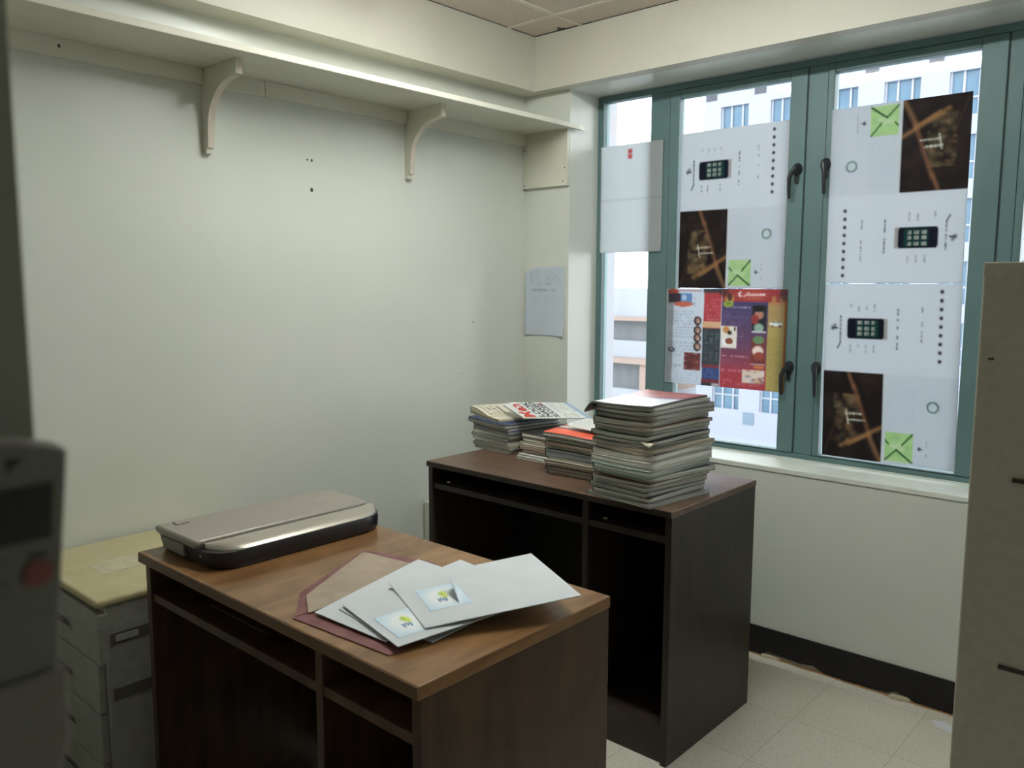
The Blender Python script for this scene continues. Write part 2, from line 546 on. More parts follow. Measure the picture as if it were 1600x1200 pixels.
# grid bars of the suspended ceiling, dark gap along the wall
for x in (0.347, 0.947, 1.547, 2.147, 2.747):
    c.box(x - 0.011, x + 0.011, -3.2, -0.061, ZC - 0.0025, ZC, 1)
for y in (-0.226, -0.826, -1.426, -2.026, -2.626):
    c.box(0.105, 3.0, y - 0.011, y + 0.011, ZC - 0.003, ZC - 0.0005, 1)
c.box(0.105, 0.108, -2.7, -0.061, ZC - 0.002, ZC, 2).box(0.105, 3.0, -0.0645, -0.061, ZC - 0.002, ZC, 2)
c.box(0.105, 0.40, -0.067, -0.061, ZC - 0.0025, ZC, 2).box(0.255, 0.259, -0.101, -0.061, ZC - 0.0035, ZC, 2)
c.box(0.235, 0.275, -0.076, -0.073, ZC - 0.0035, ZC, 2)
struct('ceiling', c, [M['tile'], M['grid'], M['gap']])
# plaster sill
s = MB().box(0.2485, 2.6, -0.004, 0.215, 0.696, 0.7156, 0, bev=0.003)
struct('trim_3', s, M['ledge'])
# skirting with a torn lower edge
rng = random.Random(5)
sk = MB()
x = 0.0; prev = 0.0
pts_top = [(0.0, 0.103), (3.0, 0.112)]
low = [(0.0, 0.0)]
for xx, zz in [(1.17, 0.0), (1.19, 0.004), (1.21, 0.02), (1.25, 0.016), (1.33, 0.012), (1.38, 0.018), (1.42, 0.004), (1.50, 0.0), (1.60, 0.006), (1.635, 0.008), (1.66, 0.018), (1.70, 0.014), (1.72, 0.003), (1.9, 0.0), (3.0, 0.0)]:
    low.append((xx, zz))
poly = low + [pts_top[1], pts_top[0]]
# strip of quads instead of one ngon
V = []; F = []
for i, (xx, zz) in enumerate(low):
    zt = 0.103 + 0.009 * xx / 3
    V += [(xx, -0.008, zz), (xx, -0.008, zt), (xx, 0.0, zz), (xx, 0.0, zt)]
for i in range(len(low) - 1):
    a = 4 * i; b_ = a + 4
    F += [(a, b_, b_ + 1, a + 1), (a + 1, b_ + 1, b_ + 3, a + 3), (a, a + 2, b_ + 2, b_)]
sk.add(V, F, 0)
V = []; F = []
for i in range(61):
    xx = 3.0 * i / 60
    y0 = -0.014 - 0.006 * rng.random()
    V += [(xx, y0, 0.0015), (xx, -0.002, 0.0015), (xx, y0, 0.0), (xx, -0.002, 0.004)]
for i in range(60):
    a = 4 * i; b_ = a + 4
    F += [(a, b_, b_ + 1, a + 1), (a, a + 2, b_ + 2, b_)]
sk.add(V, F, 1)
struct('baseboard_window', sk, [M['skirt'], M['residue']])
struct('baseboard_left', MB().box(0.0, 0.008, -2.7, -0.008, 0.0, 0.103), M['skirt'])

# ------------------------------------------------------------------ WINDOW
win = bpy.data.objects.new('window_1', None)
COL.objects.link(win)
win['kind'] = 'structure'
win['label'] = 'green painted steel window with side hung casements above the sill'
Y0, Y1 = 0.200, 0.245
ZT, ZB, ZGT, ZGB = 2.176, 0.7156, 2.118, 0.740
fr = MB()
fr.box(0.245, 0.277, Y0, Y1, ZB, ZT, 0, bev=0.002).box(0.277, 2.6, Y0, Y1, ZT - 0.024, ZT, 0, bev=0.002)
fr.box(0.277, 2.6, Y0, Y1, ZB, ZB + 0.018, 0, bev=0.002)
for x0, x1 in [(0.516, 0.610), (1.184, 1.256), (1.822, 1.866), (2.44, 2.6)]:
    fr.box(x0, x1, Y0 + 0.003, Y1, ZB + 0.018, ZT - 0.024, 0, bev=0.002)
# thin dark seams on the mullions
for x in (0.610, 1.184, 1.256, 1.822):
    fr.box(x - 0.0015, x + 0.0015, Y0 + 0.001, Y0 + 0.004, ZB + 0.02, ZT - 0.026, 1)
fr.build('window_frame', [M['green'], M['green_dark']], win)
MB().box(0.277, 0.516, 0.222, 0.226, ZB + 0.018, ZT - 0.024).build('glass_pane', M['glass'], win)
def casement(x0, x1, gx0, gx1, handles):
    f = MB()
    zt, zb = ZT - 0.026, ZB + 0.020
    f.box(x0, gx0, Y0 - 0.004, Y1 - 0.006, zb, zt, 0, bev=0.003).box(gx1, x1, Y0 - 0.004, Y1 - 0.006, zb, zt, 0, bev=0.003)
    f.box(gx0, gx1, Y0 - 0.003, Y1 - 0.006, ZGT, zt, 0, bev=0.003).box(gx0, gx1, Y0 - 0.003, Y1 - 0.006, zb, ZGB, 0, bev=0.003)
    cf = f.build('casement_frame', M['green'], win)
    MB().box(gx0 - 0.002, gx1 + 0.002, 0.222, 0.226, ZGB - 0.002, ZGT + 0.002).build('glass_pane', M['glass'], cf)
    for hx, hz, sgn in handles:
        h = MB()
        ring0 = []
        cx, cz = hx, hz
        def ring(y, r):
            return [(cx + r * math.cos(q), y, cz + r * 1.25 * math.sin(q)) for q in [2 * math.pi * k / 16 for k in range(16)]]
        h.loft([ring(Y0 - 0.004, 0.019), ring(Y0 - 0.010, 0.018), ring(Y0 - 0.014, 0.012), ring(Y0 - 0.030, 0.010), ring(Y0 - 0.034, 0.007)], 0)
        yy = Y0 - 0.027
        h.tube([(cx, yy, cz + 0.004), (cx + sgn * 0.010, yy - 0.004, cz - 0.012), (cx + sgn * 0.018, yy - 0.006, cz - 0.032), (cx + sgn * 0.019, yy - 0.004, cz - 0.070), (cx + sgn * 0.018, yy - 0.001, cz - 0.100), (cx + sgn * 0.018, yy, cz - 0.106)],
               [0.010, 0.0085, 0.0075, 0.0065, 0.006, 0.004], 0, n=10)
        h.box(cx - 0.007, cx + 0.007, Y0 - 0.012, Y0 - 0.004, cz - 0.050, cz - 0.020, 0, bev=0.002)
        hb = h.build('window_handle', M['black_metal'], cf)
casement(0.612, 1.182, 0.655, 1.119, [(1.158, 1.792, -1), (1.158, 1.062, -1)])
casement(1.258, 1.820, 1.281, 1.744, [(1.262, 1.800, 0.35), (1.262, 1.066, 0.35)])
casement(1.868, 2.438, 1.890, 2.395, [])
# outer reveal of the opening
struct('wall_outer', MB().box(-0.10, 0.262, 0.2455, 0.325, 0.4, 2.5, 0).box(0.262, 2.7, 0.30, 0.50, 0.3, 0.66, 0), M['fin'])

# ------------------------------------------------------------------ OUTSIDE
K = (48.0 + 2.828) / 32.828
def fx(x): return 2.4626 + (x - 2.4626) * K
def fz(z): return 1.366 + (z - 1.366) * K
tw = thing('office_tower', 'white panelled tower with rows of blue windows across the street', 'building', (fx(-3), 48.0, -14.0))
XL, XR = -15.95, 4.6
wallb = MB()
wx = [-15.15 + 2.213 * k for k in range(9)]
rows = [8.86 - 2.2 * k for k in range(-1, 5)] + [-2.42]
H = 1.52
# wall: horizontal bands and piers round the openings (real recesses)
D0, D1 = 48.0, 48.35
zs = sorted(rows, reverse=True)
ztop = zs[0] + 2.0
zcur = ztop
for zt in zs:
    wallb.box(fx(XL), fx(XR), D0, D1 + 3, fz(zt), fz(zcur))
    xs = XL
    for x0 in wx:
        wallb.box(fx(xs), fx(x0), D0, D1 + 3, fz(zt - H), fz(zt))
        xs = x0 + 1.26
    wallb.box(fx(xs), fx(XR), D0, D1 + 3, fz(zt - H), fz(zt))
    zcur = zt - H
wallb.box(fx(XL), fx(XR), D0, D1 + 3, -14, fz(zcur))
wallb.build('facade_wall', M['facade'], tw)
for zt, mi in ((9.17, 0), (-4.53, 1)):
    for x0 in [XL + 0.1] + [x + 1.26 + 0.24 for x in wx]:
        MB().box(fx(x0), fx(x0 + 0.5), D0 - 0.03, D0, fz(zt), fz(zt + (0.28 if mi == 0 else 0.52))).build('accent_panel', M['facade_blue' if mi else 'facade_grey'], tw)
k = 0
for zt in zs:
    for x0 in wx:
        g = MB().box(fx(x0), fx(x0 + 1.26), D1 - 0.1, D1, fz(zt - H), fz(zt), 0)
        for xb in (x0 + 0.0, x0 + 0.42, x0 + 0.92):
            g.box(fx(xb), fx(xb + 0.07), D1 - 0.2, D1 - 0.1, fz(zt - H), fz(zt), 1)
        g.box(fx(x0), fx(x0 + 1.26), D1 - 0.18, D1 - 0.1, fz(zt - 0.95), fz(zt - 0.89), 1)
        g.build('office_window', [M['facade_glass'], M['facade_bar']], tw)
# low terraced building further left
K2 = 3.4
def gx(x): return 2.4626 + (x - 2.4626) * K2
def gz(z): return 1.366 + (z - 1.366) * K2
GY = -2.828 + 14.828 * K2
lb = thing('terraced_building', 'low pale building with pink terrace ledges and dark window bands', 'building', (gx(-7.9), GY, -14.0))
XA, XB = -12.5, -6.6
MB().box(gx(XA), gx(XB), GY, GY + 8, gz(0.71), gz(1.31)).box(gx(XA), gx(XB), GY, GY + 8, gz(-0.16), gz(0.20)).box(gx(XA), gx(XB), GY, GY + 8, -14, gz(-0.84)).build('parapet_wall', M['far_white'], lb)
MB().box(gx(XA), gx(XB), GY - 0.5, GY + 8, gz(0.63), gz(0.71)).build('ledge', M['far_pink'], lb)
MB().box(gx(XA), gx(XB), GY - 0.5, GY + 8, gz(-0.28), gz(-0.16)).box(gx(-7.15), gx(XB), GY - 0.3, GY + 8, gz(-0.84), gz(-0.28)).build('ledge', M['far_pink'], lb)
MB().box(gx(XA), gx(XB), GY + 0.6, GY + 8, gz(0.20), gz(0.63)).build('window_band', M['far_dark'], lb)
MB().box(gx(XA), gx(-7.15), GY + 0.6, GY + 8, gz(-0.84), gz(-0.28)).build('window_band', M['far_dark'], lb)
gr = MB().box(-120, 60, 1.0, 120, -14.3, -14.0)
g = gr.build('ground', M['ground']); g['kind'] = 'structure'

# ------------------------------------------------------------------ CEILING LAMP (above the frame, reflected in the panes)
lamp = thing('ceiling_light', 'slim ceiling light bar above the gap between the two desks', 'lamp', (1.12, -1.04, ZC))
MB().box(0.50, 1.74, -1.10, -1.01, ZC - 0.004, ZC, 0).build('light_frame', M['lamp_body'], lamp)
MB().box(0.52, 1.72, -1.09, -1.02, ZC - 0.024, ZC - 0.004, 0, bev=0.004).build('diffuser', M['tube'], lamp)

# ------------------------------------------------------------------ WALL SHELF
sh = thing('wall_shelf', 'long white painted shelf along the left wall on curved wooden brackets', 'shelf', (0.0, -1.35, 2.018))
ZS = 2.018
MB().box(0.0, 0.277, -2.70, -0.0005, ZS, ZS + 0.019, 0, bev=0.0015).add(
    [(0.250, -0.001, ZS), (0.277, -0.001, ZS), (0.277, 0.03, ZS), (0.268, 0.075, ZS), (0.258, 0.03, ZS),
     (0.250, -0.001, ZS + .019), (0.277, -0.001, ZS + .019), (0.277, 0.03, ZS + .019), (0.268, 0.075, ZS + .014), (0.258, 0.03, ZS + .019)],
    [(4, 3, 2, 1, 0), (5, 6, 7, 8, 9), (0, 1, 6, 5), (1, 2, 7, 6), (2, 3, 8, 7), (3, 4, 9, 8), (4, 0, 5, 9)], 0).build('shelf_board', M['shelf'], sh)
for y0, y1 in [(-2.70, -1.513), (-1.489, -1.302), (-1.299, -0.699), (-0.675, -0.0)]:
    cl = MB().box(0.0, 0.018, y0, y1, ZS - 0.048, ZS, 0, bev=0.001)
    if y0 < -2:
        disc(cl, (0.0186, -1.921, 1.998), 0.004, 'x', 1)
    cl.build('wall_cleat', [M['shelf'], M['hole']], sh)
for yb in (-1.501, -0.687):
    prof = [(0.0, ZS), (0.205, ZS), (0.205, ZS - 0.044)]
    for k in range(11):
        q = math.pi / 2 * k / 10
        # concave quarter curve from the arm down to the leg
        prof.append((0.185 - 0.150 * math.sin(q), ZS - 0.048 - 0.125 * (1 - math.cos(q))))
    prof += [(0.030, ZS - 0.235), (0.022, ZS - 0.235), (0.020, ZS - 0.252), (0.0, ZS - 0.252)]
    n = len(prof)
    mb = MB()
    V = [(p[0], yb - 0.011, p[1]) for p in prof] + [(p[0], yb + 0.011, p[1]) for p in prof]
    # fan-free caps: triangulate through bmesh
    mb.add(V, [(i, (i + 1) % n, n + (i + 1) % n, n + i) for i in range(1, n)] + [(0, 1, n + 1, n)], 0)
    mb.mi = [0] * len(mb.mi)
    for i in range(n - 1):
        if 1 <= i + 0 <= n - 5:
            mb.mi[i - 1 if i > 0 else 0] = 1
    mb.add(V, [tuple(range(n)), tuple(range(n, 2 * n))[::-1]], 0)
    mb.build('shelf_bracket', [M['shelf'], M['bare_edge']], sh)
ep = MB().box(0.001, 0.2475, -0.016, -0.0005, 1.786, ZS, 0, bev=0.0015)
for x, z in [(0.012, 1.80), (0.225, 1.805), (0.012, 1.99), (0.235, 1.86), (0.012, 1.95)]:
    disc(ep, (x, -0.0166, z), 0.003, 'y', 1)
ep.build('end_panel', [M['shelf'], M['hole']], sh)

# ------------------------------------------------------------------ DESKS
def desk(label, x0, x1, y0, y1, top_m, edge_m, side_m, dark_m, tt, xd, zsh, base, px0):
    d = thing('computer_desk', label, 'desk', ((x0 + x1) / 2, (y0 + y1) / 2, 0))
    top = MB().box(x0, x1, y0, y1, 0.75 - tt, 0.75, 0, bev=0.002)
    top.build('desktop', top_m, d)
    MB().box(x0 + 0.001, x1 - 0.001, y0 - 0.0015, y0 + 0.001, 0.75 - tt + 0.001, 0.7485).build('edge_band', edge_m, d)
    pt = 0.020
    zt = 0.75 - tt
    for a in (px0, x1 - pt - 0.002):
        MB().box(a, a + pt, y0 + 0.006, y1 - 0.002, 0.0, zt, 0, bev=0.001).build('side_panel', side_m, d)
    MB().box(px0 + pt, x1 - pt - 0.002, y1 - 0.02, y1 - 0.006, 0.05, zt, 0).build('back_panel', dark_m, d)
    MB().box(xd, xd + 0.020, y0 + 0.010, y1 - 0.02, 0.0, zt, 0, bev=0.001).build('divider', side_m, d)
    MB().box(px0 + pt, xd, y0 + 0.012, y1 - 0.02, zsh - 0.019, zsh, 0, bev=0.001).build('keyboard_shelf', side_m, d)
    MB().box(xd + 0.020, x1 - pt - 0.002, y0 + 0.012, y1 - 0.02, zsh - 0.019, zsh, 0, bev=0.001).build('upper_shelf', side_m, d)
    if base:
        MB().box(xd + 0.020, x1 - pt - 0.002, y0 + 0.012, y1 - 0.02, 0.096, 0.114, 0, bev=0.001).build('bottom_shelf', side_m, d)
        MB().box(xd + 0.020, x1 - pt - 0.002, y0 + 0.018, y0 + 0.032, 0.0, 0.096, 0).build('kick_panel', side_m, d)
    return d
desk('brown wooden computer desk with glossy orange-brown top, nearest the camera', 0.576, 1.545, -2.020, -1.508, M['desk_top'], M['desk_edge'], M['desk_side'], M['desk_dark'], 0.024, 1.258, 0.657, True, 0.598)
desk('dark brown wooden computer desk in the corner by the window, stacked with magazines', 0.3183, 1.3118, -0.8888, -0.3723, M['desk2_top'], M['desk2_side'], M['desk2_side'], M['desk2_dark'], 0.019, 1.000, 0.672, True, 0.322)
t = MB().box(0.785, 1.010, -1.957, -1.76, 0.6572, 0.6602, 0, bev=0.001).build('clipboard', M['desk_side'])
tag(t, 'thin brown board lying on the shelf under the near desk top', 'board')
def blob(label, cx, cy, z, s, seed):
    rg = random.Random(seed)
    rings = []
    for i in range(7):
        p = math.pi * i / 6
        rr = math.sin(p) * s
        rings.append([(cx + (rr * rg.uniform(.75, 1.1) + 0.0005) * math.cos(q), cy + (rr * rg.uniform(.75, 1.1) + 0.0005) * 0.8 * math.sin(q), z + s * 0.45 * (1 - math.cos(p)))
                      for q in [2 * math.pi * k / 10 for k in range(10)]])
    o = MB().loft(rings).build('paper_scrap', M['chip'])
    tag(o, label, 'paper')
blob('crumpled grey scrap at the left end of the dark desk shelf', 0.385, -0.845, 0.672, 0.008, 3)
blob('crumpled grey scrap in the right compartment of the dark desk', 1.060, -0.845, 0.672, 0.008, 4)

bxo = MB().box(0.010, 0.20, -0.625, -0.45, 0.0, 0.497, 0, bev=0.004).build('storage_box', M['white_box'])
tag(bxo, 'tall narrow white box between the left wall and the dark desk', 'box')

# ------------------------------------------------------------------ YELLOW-TOPPED DRAWER PEDESTAL
pd = thing('drawer_pedestal', 'grey drawer pedestal with a yellow top beside the near desk', 'cabinet', (0.245, -1.79, 0))
MB().box(0.014, 0.482, -2.066, -1.50, 0.0, 0.604, 0, bev=0.004).build('body', M['ped'], pd)
MB().box(0.010, 0.487, -2.088, -1.50, 0.604, 0.624, 0, bev=0.008, seg=4).build('top_panel', M['ped_top'], pd)
MB().box(0.20, 0.305, -1.995, -1.868, 0.6236, 0.6246, 0).build('worn_patch', M['patch'], pd)
for k in range(4):
    zt = 0.590 - 0.129 * k
    dr = MB().box(0.018, 0.470, -2.084, -2.066, zt - 0.126, zt, 0, bev=0.003)
    drw = dr.build('drawer', M['ped'], pd)
    hz = zt - 0.070
    pts = []
    for i in range(24):
        q = 2 * math.pi * i / 24
        cxx = 0.255 + (0.055 if math.cos(q) > 0 else -0.055)
        pts.append((cxx + 0.017 * math.cos(q), hz + 0.017 * math.sin(q)))
    rim = MB()
    outer = [(p[0], -2.0845, p[1]) for p in pts]
    inner = [(0.255 + (p[0] - 0.255) * 0.90, -2.0875, hz + (p[1] - hz) * 0.72) for p in pts]
    deep = [(0.255 + (p[0] - 0.255) * 0.88, -2.0848, hz + (p[1] - hz) * 0.62) for p in pts]
    rim.loft([outer, inner, deep], 0, cap=False)
    rim.add(deep, [tuple(range(24))], 1)
    rim.build('drawer_handle', [M['ped'], M['ped_slot']], drw)
for z0, z1 in ((0.505, 0.535), (0.365, 0.395)):
    MB().box(0.482, 0.4835, -2.055, -1.55, z0, z1, 0).build('side_band', M['ped_slot'], pd)
MB().box(0.4835, 0.486, -2.045, -1.99, 0.512, 0.528, 0, bev=0.001).build('band_clip', M['ped'], pd)
MB().box(0.470, 0.484, -2.084, -2.060, 0.463, 0.588, 0, bev=0.002).build('corner_strip', M['ped'], pd)

# ------------------------------------------------------------------ BEIGE STEEL CABINET (right foreground)
cb = thing('steel_cabinet', 'tall beige steel filing cabinet at the right edge, before the window', 'cabinet', (2.33, -0.90, 0))
MB().box(2.101, 2.56, -1.198, -0.58, 0.0, 1.405, 0, bev=0.003).build('body', M['cab'], cb)
MB().box(2.1005, 2.5605, -1.2, -0.58, 1.383, 1.408, 0, bev=0.002).build('top_cap', M['cab'], cb)
MB().box(2.168, 2.49, -1.203, -1.198, 1.029, 1.037, 0, bev=0.001).build('drawer_pull', M['cab_dark'], cb)
MB().box(2.168, 2.49, -1.203, -1.198, 0.69, 0.698, 0, bev=0.001).build('drawer_pull', M['cab_dark'], cb)
MB().box(2.118, 2.127, -1.1995, -1.1975, 1.2395, 1.2425, 0).build('scratch_mark', M['cab_dark'], cb)

# ------------------------------------------------------------------ SCANNER
def rrect(x0, x1, y0, y1, r, z, n=6, ra=None):
    """rounded rectangle ring; ra = radii for corners (x1y0, x1y1, x0y1, x0y0)"""
    ra = ra or (r, r, r, r)
    pts = []
    for (cx, cy, a0, rr) in ((x1, y0, -90, ra[0]), (x1, y1, 0, ra[1]), (x0, y1, 90, ra[2]), (x0, y0, 180, ra[3])):
        sx = -1 if cx == x1 else 1; sy = 1 if cy == y0 else -1
        for k in range(n + 1):
            q = math.radians(a0 + 90 * k / n)
            pts.append((cx + sx * rr + rr * math.cos(q), cy + sy * rr + rr * math.sin(q), z))
    return pts
sc = thing('flatbed_scanner', 'grey and black flatbed scanner closed on the near desk', 'scanner', (0.72, -1.74, 0.75))
SX0, SX1, SY0, SY1 = 0.590, 0.852, -1.975, -1.498
R = (0.055, 0.075, 0.015, 0.012)
MB().loft([rrect(SX0 + .008, SX1 - .004, SY0 + .008, SY1 - .006, 0, 0.7502, ra=(0.05, 0.07, .012, .010)), rrect(SX0 + .004, SX1, SY0 + .003, SY1 - .002, 0, 0.756, ra=R),
           rrect(SX0 - .002, SX1 + .001, SY0, SY1, 0, 0.776, ra=R), rrect(SX0 - .006, SX1 - .002, SY0 - .001, SY1, 0, 0.789, ra=R)]).build('base', M['scan_black'], sc)
# bright metal trim sloping from the lid to the base along the long side
lidx = SX1 - 0.076
tr = MB()
prof = [(0.002, 0.7995), (0.020, 0.8010), (0.038, 0.800), (0.056, 0.7955), (0.068, 0.789), (0.0725, 0.783)]
N = 22
rings = []
for i in range(N + 1):
    s_ = i / N
    y = SY0 + 0.012 + (SY1 - SY0 - 0.014) * s_
    # outline bulges: ends pull back to follow the rounded corners
    e0 = min(1, s_ / 0.16); e1 = min(1, (1 - s_) / 0.17)
    wsc = math.sqrt(max(0.02, 1 - (1 - e0) ** 2)) * math.sqrt(max(0.06, 1 - (1 - e1) ** 2))
    rings.append([(lidx + p[0] * wsc, y, 0.779 + (p[1] - 0.779)) for p in prof])
vs = [p for r_ in rings for p in r_]
fs = []
for i in range(N):
    for j in range(len(prof) - 1):
        a = i * len(prof) + j
        fs.append((a, a + 1, a + 1 + len(prof), a + len(prof)))
tr.add(vs, fs, 0, True)
# closing underside
lowr = [(r_[0][0], r_[0][1], 0.782) for r_ in rings]
tr.add([r_[-1] for r_ in rings] + lowr, [(i, i + 1, N + 2 + i, N + 1 + i) for i in range(N)], 0)
tr.build('metal_trim', M['scan_trim'], sc)
MB().loft([rrect(SX0 - .010, lidx - .006, SY0 - .004, SY1, 0, 0.789, ra=(.010, .03, .012, .012)), rrect(SX0 - .012, lidx - .004, SY0 - .006, SY1 + .001, 0, 0.795, ra=(.008, .035, .006, .006)),
           rrect(SX0 - .011, lidx - .003, SY0 - .005, SY1, 0, 0.8025, ra=(.008, .035, .006, .006)), rrect(SX0 - .008, lidx - .006, SY0, SY1 - .006, 0, 0.8055, ra=(.008, .035, .006, .006))]).build('lid', M['scan_lid'], sc)
MB().loft([[(0.690 + 0.020 * math.cos(q), -1.598 + 0.024 * math.sin(q), 0.8054) for q in [2 * math.pi * k_ / 20 for k_ in range(20)]],
           [(0.690 + 0.015 * math.cos(q), -1.598 + 0.019 * math.sin(q), 0.8072) for q in [2 * math.pi * k_ / 20 for k_ in range(20)]]]).build('lid_emblem', M['scan_lid'], sc)
MB().box(SX0 + 0.025, SX0 + 0.125, SY0 - 0.0045, SY0 + 0.004, 0.7600, 0.7865, 0, bev=0.001).build('port_panel', M['scan_port'], sc)
MB().box(SX1 - .072, SX1 - .067, SY0 + .000, SY0 + .004, 0.772, 0.788, 0).build('white_mark', M['paper_bit'], sc)
MB().box(SX0 + 0.005, SX0 + 0.03, SY0 + 0.03, SY0 + 0.06, 0.8052, 0.8085, 0, bev=0.001).build('hinge_cap', M['scan_lid'], sc)

# ------------------------------------------------------------------ ENVELOPES
def sheet(c, bulge=0.0, th=0.0012, n=8):
    """four corners in order -> thin closed slab with a slight bulge"""
    c = [Vector(p) for p in c]
    def S_(u, v):
        p = c[0] * (1 - u) * (1 - v) + c[1] * u * (1 - v) + c[2] * u * v + c[3] * (1 - u) * v
        return p + Vector((0, 0, bulge * math.sin(math.pi * u) * math.sin(math.pi * v)))
    mb = MB()
    top = [tuple(S_(i / n, j / n) + Vector((0, 0, th))) for j in range(n + 1) for i in range(n + 1)]
    bot = [tuple(S_(i / n, j / n)) for j in range(n + 1) for i in range(n + 1)]
    N2 = (n + 1) ** 2
    fs = []
    for j in range(n):
        for i in range(n):
            a = j * (n + 1) + i
            fs.append((a, a + 1, a + n + 2, a + n + 1))
            fs.append((N2 + a + n + 1, N2 + a + n + 2, N2 + a + 1, N2 + a))
    for i in range(n):
        for a, b_ in ((i, i + 1), (n * (n + 1) + i, n * (n + 1) + i + 1), (i * (n + 1), (i + 1) * (n + 1)), (i * (n + 1) + n, (i + 1) * (n + 1) + n)):
            fs.append((a, b_, N2 + b_, N2 + a))
    mb.add(top + bot, fs, 0, False)
    mb.S = S_; mb.th = th
    return mb
fo = thing('brown_envelope', 'open maroon envelope with raised brown paper flap under the white envelopes', 'envelope', (1.27, -1.82, 0.75))
sheet([(1.174, -2.000, .7505), (1.430, -1.981, .7505), (1.404, -1.626, .7505), (1.148, -1.645, .7505)], 0.001, 0.0015).build('envelope_body', M['maroon'], fo)
sheet([(1.176, -1.994, .7525), (1.150, -1.615, .7535), (0.962, -1.668, .7535), (1.078, -1.918, .7525)], 0.003, 0.0006).build('envelope_flap', M['maroon'], fo)
sheet([(1.184, -1.972, .7545), (1.178, -1.655, .7575), (1.000, -1.700, .7660), (1.108, -1.925, .7560)], 0.003, 0.0008).build('flap_lining', M['kraft'], fo)
def envelope(label, c, bulge, th=0.0014):
    mb = sheet(c, bulge, th)
    o = mb.build('white_envelope', M['env'])
    tag(o, label, 'envelope', 'white envelopes fanned out on the near desk')
    return o, mb
envelope('lowest white envelope, only its corner tip showing at the front', [(1.236, -1.925, .7525), (1.448, -1.900, .7525), (1.425, -1.600, .7530), (1.213, -1.62, .7545)], 0.0)
envelope('white envelope second from the bottom, poking out left onto the maroon paper', [(1.196, -1.966, .7570), (1.393, -1.958, .7560), (1.330, -1.640, .7600), (1.128, -1.648, .7640)], 0.002)
envelope('white envelope third from the bottom with its corner against the brown flap', [(1.222, -1.930, .7600), (1.430, -1.950, .7590), (1.418, -1.612, .7645), (1.207, -1.595, .7680)], 0.002)
e2, mb2 = envelope('white envelope just under the top one, its blue sticker half covered', [(1.221, -1.921, .7650), (1.434, -1.966, .7620), (1.501, -1.642, .7760), (1.286, -1.600, .7740)], 0.002)
e1, mb1 = envelope('topmost white envelope with a peeling blue and green sticker', [(1.212, -1.800, .7720), (1.423, -1.894, .7690), (1.569, -1.637, .7930), (1.332, -1.504, .7880)], 0.002)
def sticker(env, mb, u0, u1, v0, v1, peel, ):
    rg = random.Random(2)
    r = Ras(60, 60, (196, 222, 240))
    r.ell(0.5, 0.5, 0.62, 0.6, (236, 242, 246), 1, soft=0.55)
    r.ell(0.42, 0.45, 0.20, 0.10, (206, 222, 96), 1, soft=0.5)
    r.ell(0.36, 0.50, 0.10, 0.07, (170, 206, 80), 1, soft=0.5)
    off = Vector((0, 0, mb.th + 0.0004))
    def C_(u, t):
        p = mb.S(u0 + (u1 - u0) * u, v0 + (v1 - v0) * (1 - t)) + off
        if peel:
            # back corner folds up
            q = max(0.0, (u * 0.0 + (1 - t) - 0.62) / 0.38) * max(0, 1 - abs(u - 0.45) / 0.5)
        return tuple(p)
    s_ = print_sheet('sticker', r, C_, M['print_gloss'], None, 0.0002)
    # lettering on the sticker
    gv, gf = glyphs('fol', 1.0, 0.02)
    lm = MB()
    vs = []
    for (x, y) in gv:
        uu = 0.56 + y * 0.24; tt = 0.45 + x * 0.22
        p = mb.S(u0 + (u1 - u0) * min(max(uu, 0), 1), v0 + (v1 - v0) * (1 - min(max(tt, 0), 1))) + off + Vector((0, 0, 0.0004))
        vs.append(tuple(p))
    lm.add(vs, gf, 0)
    lm2 = lm.build('sticker_lettering', M['sticker_blue'], None, fix=False)
    s_.parent = env; lm2.parent = env
    if peel:
        a = mb.S(u0 + (u1 - u0) * 0.10, v0 + (v1 - v0) * 0.97) + off
        b_ = mb.S(u0 + (u1 - u0) * 0.92, v0 + (v1 - v0) * 0.72) + off
        tip = (a + b_) / 2 + Vector((-0.030, 0.006, 0.026))
        n = 6
        vs = []; fs = []
        for i in range(n + 1):
            for j in range(n + 1 - i):
                k1, k2 = i / n, j / n
                p = a * (1 - k1 - k2) + b_ * k1 + tip * k2
                p = p + Vector((0.006, -0.004, 0)) * math.sin(math.pi * k2)
                vs.append(tuple(p))
        idx = {}
        q = 0
        for i in range(n + 1):
            for j in range(n + 1 - i):
                idx[(i, j)] = q; q += 1
        for i in range(n):
            for j in range(n - i):
                fs.append((idx[i, j], idx[i + 1, j], idx[i, j + 1]))
                if i + j < n - 1:
                    fs.append((idx[i + 1, j], idx[i + 1, j + 1], idx[i, j + 1]))
        po_ = MB().add(vs, fs, 0, True).build('peeled_corner', M['sticker_back'], None)
        po_.parent = env
        sm = po_.modifiers.new('t', 'SOLIDIFY'); sm.thickness = 0.0003
M['sticker_blue'] = mat('sticker_blue_ink', rgb(44, 120, 176), 0.5)
M['sticker_back'] = mat('sticker_back', rgb(168, 186, 192), 0.4)
sticker(e1, mb1, 0.30, 0.74, 0.10, 0.36, True)
sticker(e2, mb2, 0.43, 0.88, 0.05, 0.30, False)

